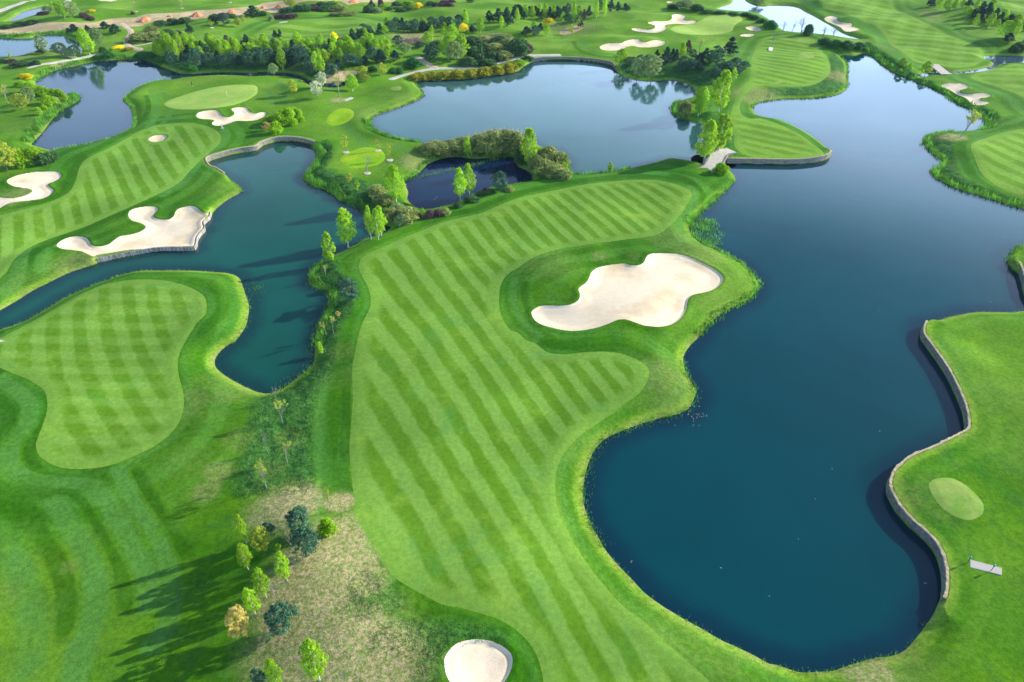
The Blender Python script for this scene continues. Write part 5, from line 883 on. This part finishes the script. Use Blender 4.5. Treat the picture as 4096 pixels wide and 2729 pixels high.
# grassy fringe on all near banks
rng = np.random.default_rng(77); FP = []
for k in ('lake', 'channel', 'middle', 'dark', 'cloud'):
    p = WPOLY[k]; q_ = np.roll(p, -1, 0); sg = np.linalg.norm(q_ - p, axis=1); n = int(sg.sum() * 14); kk = rng.choice(len(p), n, p=sg / sg.sum()); f = rng.uniform(0, 1, (n, 1)); T = (q_[kk] - p[kk]) / sg[kk][:, None]
    FP.append(p[kk] * (1 - f) + q_[kk] * f + np.stack([-T[:, 1], T[:, 0]], 1) * rng.normal(0, .55, (n, 1)))
FP = np.vstack(FP); zz = gz(FP[:, 0], FP[:, 1]); ok = (zz > -.15) & (FP[:, 1] < 330) & (near_grid(DL)(FP[:, 0], FP[:, 1]) > 1.2); FP = FP[ok]
blades('bank_grass', FP, .42, .1, MREED['f'], 'long grass fringing the banks of the ponds and lakes', 'grass', np.maximum(zz[ok], -.1), 78, .45)

# ------------------------------------------------------------------ bridges
mdeck = m_path('bridge_paving', (.6, .55, .5), (.48, .44, .4)); mdark = simple('bridge_shadow_stone', (.3, .28, .25), .9, .3, 3)
Lb = smooth_open(placed("20: 2025,1385 1960,1412 1895,1475 1845,1530 1775,1565"), 5); x0, y0 = Lb[len(Lb) // 2]
br = empty('stone_bridge', (x0, y0, 0)); tag(br, 'curved stone footbridge joining the main fairway to the striped peninsula', 'bridge')
T = np.gradient(Lb, axis=0); T /= np.linalg.norm(T, axis=1)[:, None]; N = np.stack([-T[:, 1], T[:, 0]], 1)
def ribbon(prof, name, mat, side=0):
    V = []; F = []; k = len(prof)
    for i, p in enumerate(Lb):
        zz_ = 1.55 + .25 * math.sin(math.pi * i / (len(Lb) - 1))
        for a, z in prof: V.append((p[0] + N[i][0] * a - x0, p[1] + N[i][1] * a - y0, zz_ + z if z > -1.5 else -1.0))
    for i in range(len(Lb) - 1):
        for q_ in range(k): a = i * k + q_; b = i * k + (q_ + 1) % k; F.append((a, b, b + k, a + k))
    F += [tuple(range(k))[::-1], tuple((len(Lb) - 1) * k + q_ for q_ in range(k))]
    me = bpy.data.meshes.new(name); me.from_pydata(V, [], F); me.materials.append(mat); me.update(); return obj(name, me, br)
wl_ = 1.9
ribbon([(-wl_, 0), (wl_, 0), (wl_, -.35), (-wl_, -.35)], 'deck', mdeck)
for sg_ in (-1, 1): ribbon([(sg_ * wl_, .12), (sg_ * (wl_ + .35), .12), (sg_ * (wl_ + .35), -2), (sg_ * wl_, -2)], 'side_wall', mst)
(ax, ay), (bx_, by_) = placed("30: 1515,612 1640,688"); ang = math.atan2(by_ - ay, bx_ - ax); Lw = math.hypot(bx_ - ax, by_ - ay)
wb = empty('wooden_bridge', ((ax + bx_) / 2, (ay + by_) / 2, 1.45), ang); tag(wb, 'flat pale wooden bridge over the stream at the right', 'bridge')
mwood = simple('bleached_bridge_boards', (.58, .52, .46), .85, .3, 4)
mb = MB()
for i in range(int(Lw / .22)): mb.box((-Lw / 2 + .11 + i * .22, 0, .12), (.19, 3.6, .07))
mb.build('deck', mwood, wb); mb = MB(); [mb.box((0, s_ * 1.5, -.06), (Lw, .22, .28)) for s_ in (-1, 1)]; mb.build('beams', mwood, wb)
mb = MB(); [mb.box((e_ * (Lw / 2 - .3), 0, -.9), (.6, 3.4, 1.5)) for e_ in (-1, 1)]; mb.build('abutments', mst, wb)

# ------------------------------------------------------------------ small things
def slab(s, lab, cat, name, h=.12, mat=None):
    Q, z = place(parse(s)); c = Q.mean(0); zc_ = z.mean(); mb = MB(); n = len(Q)
    ins = [(c + (p - c) * .97) for p in Q]
    mb.add([(p[0] - c[0], p[1] - c[1], -.3) for p in Q] + [(p[0] - c[0], p[1] - c[1], h - .02) for p in Q] + [(p[0] - c[0], p[1] - c[1], h) for p in ins], [(i, (i + 1) % n, n + (i + 1) % n, n + i) for i in range(n)] + [(n + i, n + (i + 1) % n, 2 * n + (i + 1) % n, 2 * n + i) for i in range(n)] + [tuple(range(2 * n, 3 * n))])
    return tag(mb.build(name, mat or mc, None, (c[0], c[1], zc_)), lab, cat)
mmat = NT('ribbed_tee_mat'); wv = mmat.n.new('ShaderNodeTexWave'); wv.inputs['Scale'].default_value = 3.2; wv.inputs['Distortion'].default_value = .3; mmat.L(mmat.pos(), wv.inputs[0]); mmat.fin(mmat.mix(wv.outputs['Fac'], (.4, .36, .34), (.6, .55, .52)), .9, .1); mmat = mmat.m
slab("33: 1858,442 2146,520 2148,588 1858,513", 'long grey ribbed mat set in the grass at the lower right', 'tee mat', 'tee_mat', .06, mmat)
slab("10: 808,918 870,896 895,904 832,930", 'small pale concrete slab on the knoll below the bare tree', 'slab', 'concrete_slab', .1)
slab("10: 212,204 288,196 290,204 216,212", 'thin pale slab on the far fairway below the purple hedge', 'slab', 'concrete_slab', .1)
slab("30: 8,444 44,446 38,472 4,468", 'square white slab on the tee lawn by the bare tree', 'slab', 'concrete_slab', .35, simple('white_paint', (.8, .8, .78), .6, .08, 2))
slab("02: -20,-14 48,-2 8,26 -20,34", 'pale path slab corner at the left edge of the checkered lobe', 'slab', 'concrete_slab', .06)
mteal = simple('teal_enamel', (.03, .35, .3), .4, .15, 4, .5); mblk = simple('dark_metal', (.03, .03, .035), .4, .2, 5, .5); mwht = simple('white_plastic', (.8, .8, .8), .4, .08, 4, .5)
for s, lab in (("33: 1835,470", 'dark green ball washer post just left of the ribbed mat'), ("33: 2052,545", 'dark green ball washer post standing on the ribbed mat')):
    x, y, z = one(s); e = empty('ball_washer', (x, y, z)); tag(e, lab, 'ball washer', 'ball washers by the ribbed mat')
    mb = MB(); mb.tube([(0, 0, -.1), (0, 0, .85)], .035, 8); mb.build('post', mblk, e); mb = MB(); mb.tube([(0, 0, .8), (0, 0, .86), (0, 0, 1.08), (0, 0, 1.14)], [.07, .12, .12, .05], 10); mb.build('bowl', mteal, e); mb = MB(); mb.tube([(0, 0, 1.13), (0, 0, 1.22)], .05, 8); mb.build('cap', simple('pale_cap', (.4, .75, .7), .4, .1, 4, .5), e)
for s, h, lab in (("00: 2090,885", 2.2, 'yellow flag on the pale green near the golfer'), ("20: 1653,213", 1.6, 'tiny flagstick at the edge of the far green')):
    x, y, z = one(s); e = empty('flagstick', (x, y, z)); tag(e, lab, 'golf flag', 'flags on the greens')
    mb = MB(); mb.tube([(0, 0, -.05), (0, 0, h)], .03, 6); mb.build('pole', mwht, e)
    mb = MB(); V = []; n = 6
    for i in range(n + 1):
        t = i / n; V += [(-.62 * t, .07 * math.sin(t * 5), h - .02 - .04 * t), (-.62 * t, .07 * math.sin(t * 5) + .015, h - .42 + .03 * t)]
    mb.add(V, [(2 * i, 2 * i + 1, 2 * i + 3, 2 * i + 2) for i in range(n)]); mb.build('flag', simple('yellow_flag_cloth', (.85, .65, .02), .7, .1, 3), e)
# dirt heaps
mdirt = simple('orange_clay', (.72, .27, .13), .95, .22, 1.5, .1, .05)
HE = [("00: 1335,185", 110, 40, 'largest orange dirt heap on the track above the thicket'), ("00: 1812,146", 100, 38, 'orange dirt heap standing alone right of the largest heap'), ("00: 2132,112", 80, 33, 'flattish orange dirt heap behind the purple shrubs'), ("00: 1558,152", 45, 18, 'tiny orange dirt heap between two larger heaps'),
      ("10: 62,78", 60, 28, 'pale orange dirt heap left of the shrub belt'), ("10: 205,70", 72, 32, 'orange dirt heap on the pale ground left of the shrub belt'), ("10: 890,18", 100, 24, 'wide orange dirt heap at the top edge')]
for i, (s, w, hp, lab) in enumerate(HE):
    x, y, z = one(s); D = y * cP + CAM_H * sP; R = w * .435 / 2 * D / FPX; hh = hp * .435 * D / FPX * .85; r_ = random.Random(i); V = []; F = []; n, m = 20, 9; ph_ = [r_.uniform(0, 6) for _ in range(4)]
    for a in range(m):
        t = a / (m - 1)
        for b in range(n):
            th = 2 * math.pi * b / n; rr = R * (1 - t) * (1 + .14 * math.sin(2 * th + ph_[0]) + .1 * math.sin(5 * th + ph_[1]) + r_.uniform(-.04, .04)); V.append((rr * math.cos(th) + t * R * .15, rr * math.sin(th), hh * (t ** .8) * (1 + .06 * math.sin(3 * th + ph_[2])) - .3 * (t == 0)))
    for a in range(m - 1):
        for b in range(n): F.append((a * n + b, a * n + (b + 1) % n, (a + 1) * n + (b + 1) % n, (a + 1) * n + b))
    mb = MB(); mb.add(V, F); tag(mb.build('dirt_heap', mdirt, None, (x, y, z)), lab, 'dirt heap', 'orange dirt heaps on the track')
# brushwood pile
x, y, z = one("10: 1450,380"); mb = MB(); r_ = random.Random(9)
for i in range(320):
    a = r_.uniform(0, 6.28); rr = 7.5 * math.sqrt(r_.random()); px_, py_ = rr * math.cos(a), rr * .8 * math.sin(a); hz = max(0, 1.6 * (1 - rr / 8)) * r_.random(); d = Vector((r_.uniform(-1, 1), r_.uniform(-1, 1), r_.uniform(-.15, .25))) * r_.uniform(.6, 1.6)
    mb.tube([Vector((px_, py_, hz)) - d, Vector((px_, py_, hz + .1)) + d], .07, 4)
tag(mb.build('brushwood_pile', simple('dry_brushwood', (.42, .3, .24), .95, .35, 2), None, (x, y, z)), 'pile of dry reddish-brown brushwood in the pine belt clearing', 'brushwood')
# stream stones
r_ = random.Random(12); ms_ = simple('stream_stones', (.5, .47, .44), .9, .3, 3); mb = MB()
for s in ["30: %d,%d" % (1700 + i * 14 + r_.randint(-8, 8), 668 - i * 1.6 - max(0, i - 14) * 3.5 + r_.randint(-6, 6)) for i in range(27)] + ["30: %d,%d" % (2030 + r_.randint(-30, 20), 600 + r_.randint(-22, 25)) for _ in range(26)] + ["30: %d,%d" % (1390 + r_.randint(-25, 25), 690 + r_.randint(-14, 14)) for _ in range(12)]:
    Q = unproj(parse(s), .1)[0]; rr = r_.uniform(.25, .6); mb.box((Q[0], Q[1], .12), (rr * 1.3, rr, rr * .8), r_.uniform(0, 3), .6)
tag(mb.build('stream_stones', ms_), 'pale stones strewn along the stream at the right', 'stones', kind='stuff')
# floating leaves
r_ = random.Random(5); mb = MB(); mfl = simple('floating_leaf', (.55, .4, .4), .7, .2, 4)
for s in ["22: %d,%d" % (1620 + r_.gauss(70, 50), 690 + r_.gauss(0, 38)) for _ in range(26)] + ["11: %d,%d" % (1655 + r_.gauss(0, 25), 252 + r_.gauss(0, 12)) for _ in range(9)] + ["32: 890,337", "32: 1028,830", "32: 590,1175", "32: 435,1452", "33: 280,253", "31: 1018,1287", "31: 2018,1196", "31: 2046,1209", "23: 1922,518", "33: 1440,658", "33: 1455,662", "33: 12,778", "23: 1100,455", "23: 1095,468", "22: 1500,775", "22: 1440,748"]:
    Q = unproj(parse(s), .01)[0]; a = r_.uniform(0, 6.28); R = r_.uniform(.05, .12); mb.add([(Q[0] + R * math.cos(a + t) * (1 if i % 2 else .6), Q[1] + R * math.sin(a + t) * (1 if i % 2 else .6), .012 + .03 * (i % 2)) for i, t in enumerate([0, 1.2, 2.4, 3.6, 4.8])], [(0, 1, 2, 3, 4)])
tag(mb.build('floating_leaves', mfl), 'scattered pale pink leaves floating on the lakes', 'leaves', kind='stuff')
# ------------------------------------------------------------------ golfer and trolley
def skinned(name, pts, edges, mat, parent, sub=2):
    me = bpy.data.meshes.new(name); me.from_pydata([p[:3] for p in pts], edges, []); o = obj(name, me, parent); s = o.modifiers.new('skin', 'SKIN'); o.modifiers.new('sub', 'SUBSURF').levels = sub; o.modifiers['sub'].render_levels = sub
    sv = me.skin_vertices[0].data
    for i, p in enumerate(pts): r = p[3]; sv[i].radius = (r, r * (p[4] if len(p) > 4 else 1)); 
    sv[0].use_root = True; me.materials.append(mat); return o
x, y, z = one("00: 1770,790"); gf = empty('person', (x, y, z + .02), math.radians(150)); tag(gf, 'golfer in a dark top and navy trousers standing behind the flagged green', 'person')
skin = simple('skin', (.55, .33, .24), .6, .08, 4)
body = [(0, 0, .95, .13, .75), (0, .01, 1.15, .12, .7), (0, 0, 1.36, .15, .7), (0, -.01, 1.5, .06), (0, -.02, 1.58, .075, 1.15), (0, -.02, 1.68, .085, 1.15), (0, -.02, 1.75, .055, 1.1),
        (.1, 0, .9, .09), (.13, .02, .5, .06), (.14, 0, .09, .042), (.15, -.14, .05, .038), (-.1, 0, .9, .09), (-.13, .03, .5, .06), (-.15, 0, .09, .042), (-.16, -.14, .05, .038),
        (.2, 0, 1.42, .055), (.25, -.06, 1.15, .043), (.12, -.3, 1.02, .033), (-.2, 0, 1.42, .055), (-.24, -.08, 1.16, .043), (-.02, -.31, 1.0, .033)]
skinned('body', body, [(0, 1), (1, 2), (2, 3), (3, 4), (4, 5), (5, 6), (0, 7), (7, 8), (8, 9), (9, 10), (0, 11), (11, 12), (12, 13), (13, 14), (2, 15), (15, 16), (16, 17), (2, 18), (18, 19), (19, 20)], skin, gf)
skinned('shirt', [(0, 0, .92, .15, .8), (0, .01, 1.15, .145, .75), (0, 0, 1.36, .175, .75), (0, -.01, 1.47, .085), (.21, 0, 1.42, .075), (.25, -.06, 1.16, .06), (-.21, 0, 1.42, .075), (-.24, -.08, 1.17, .06)], [(0, 1), (1, 2), (2, 3), (2, 4), (4, 5), (2, 6), (6, 7)], simple('dark_maroon_shirt', (.07, .02, .03), .85, .15, 6), gf)
skinned('trousers', [(0, 0, .94, .15, .85), (.1, 0, .86, .11), (.13, .02, .5, .08), (.14, 0, .12, .065), (-.1, 0, .86, .11), (-.13, .03, .5, .08), (-.15, 0, .12, .065)], [(0, 1), (1, 2), (2, 3), (0, 4), (4, 5), (5, 6)], simple('navy_trousers', (.012, .02, .06), .85, .15, 6), gf)
skinned('cap', [(0, -.01, 1.72, .1, 1.1), (0, -.01, 1.8, .07, 1.1), (0, -.16, 1.73, .035, 1.6)], [(0, 1), (0, 2)], simple('dark_cap', (.03, .03, .04), .8, .1, 6), gf)
for sx_ in (1, -1): skinned('shoe', [(.145 * sx_, .06, .05, .05), (.15 * sx_, -.06, .045, .05), (.155 * sx_, -.2, .035, .04)], [(0, 1), (1, 2)], simple('white_shoe', (.75, .75, .75), .6, .08, 6), gf)
for sx_, hx, hy, hz in ((1, .12, -.3, 1.02), (-1, -.02, -.31, 1.0)):
    mb = MB(); mb.tube([(hx, hy, hz), (hx - .02 * sx_, hy - .06, hz - .05)], [.03, .038], 8)
    for f_ in range(4): fx = hx + (-.028 + .019 * f_); mb.tube([(fx, hy - .055, hz - .04), (fx, hy - .1, hz - .065), (fx - .01 * sx_, hy - .1 + .01 * f_, hz - .1)], [.010, .0095, .008], 6)
    mb.tube([(hx - .03 * sx_, hy - .02, hz - .02), (hx - .055 * sx_, hy - .06, hz - .05)], [.012, .009], 6); mb.build('hand', skin, gf)
pt = empty('putter', (x - .1, y + .3, z), math.radians(150)); tag(pt, 'thin putter held by the golfer in the dark top', 'golf club')
mb = MB(); mb.tube([(0, 0, 1.05), (-.02, -.1, .03)], .012, 6); mb.build('shaft', mwht, pt); mb = MB(); mb.box((-.04, -.1, .03), (.12, .03, .04)); mb.build('head', mblk, pt); pt.location = (x + .05, y + .28, z + .02)
x, y, z = one("00: 2046,1187"); tr = empty('golf_trolley', (x, y, z + .02), .6); tag(tr, 'white three-wheeled golf trolley with a bag below the curled bunker', 'golf trolley')
mb = MB(); mb.tube([(0, -.45, .2), (0, .1, .35), (0, .55, 1.05), (0, .75, 1.05)], .03, 6); mb.tube([(-.4, .15, .17), (0, .1, .3), (.4, .15, .17)], .03, 6); mb.build('frame', mwht, tr)
for px_, py_, r in ((-.42, .15, .19), (.42, .15, .19), (0, -.5, .14)):
    mb = MB(); n = 14; V = []
    for s_ in (-.035, .035):
        for rr in (r, r * .55): V += [(px_ + s_, py_ + rr * math.cos(2 * math.pi * k / n), r + rr * math.sin(2 * math.pi * k / n)) for k in range(n)]
    F = []
    for k in range(n): k2 = (k + 1) % n; F += [(k, k2, 2 * n + k2, 2 * n + k), (n + k, n + k2, k2, k), (2 * n + k, 2 * n + k2, 3 * n + k2, 3 * n + k), (3 * n + k, 3 * n + k2, n + k2, n + k)]
    mb.add(V, F); wh = mb.build('wheel', mwht, tr); mb = MB(); mb.tube([(px_ - .03, py_, r), (px_ + .03, py_, r)], r * .5, 10); mb.build('hub', mblk, wh)
mb = MB(); mb.tube([(0, -.25, .3), (0, -.2, .4), (0, .32, 1.2), (0, .34, 1.24)], [.1, .13, .14, .1], 10); bag = mb.build('bag', simple('grey_white_bag', (.5, .5, .55), .7, .3, 7), tr)
for i in range(5): mb = MB(); a = i * 1.3; mb.tube([(.06 * math.cos(a), .32 + .04 * math.sin(a), 1.2), (.09 * math.cos(a), .42 + .05 * math.sin(a), 1.42)], [.012, .03], 6); mb.build('club', mblk, bag)


# ------------------------------------------------------------------ thin haze filling the air
hx, hy0, hy1 = float(np.abs(AX).max()) + 5, float(AY.min()) - 5, float(AY.max()) + 5
mb = MB(); mb.box((0, (hy0 + hy1) / 2, 36.0), (2 * hx, hy1 - hy0, 80.0)); hz_ = NT('haze_air'); hz_.n.remove(hz_.b)
pv = hz_.n.new('ShaderNodeVolumePrincipled'); pv.inputs['Color'].default_value = (.55, .8, 1, 1); pv.inputs['Density'].default_value = .00006; pv.inputs['Anisotropy'].default_value = 0
hz_.L(pv.outputs[0], hz_.out.inputs['Volume']); tag(mb.build('haze', hz_.m), kind='stuff')
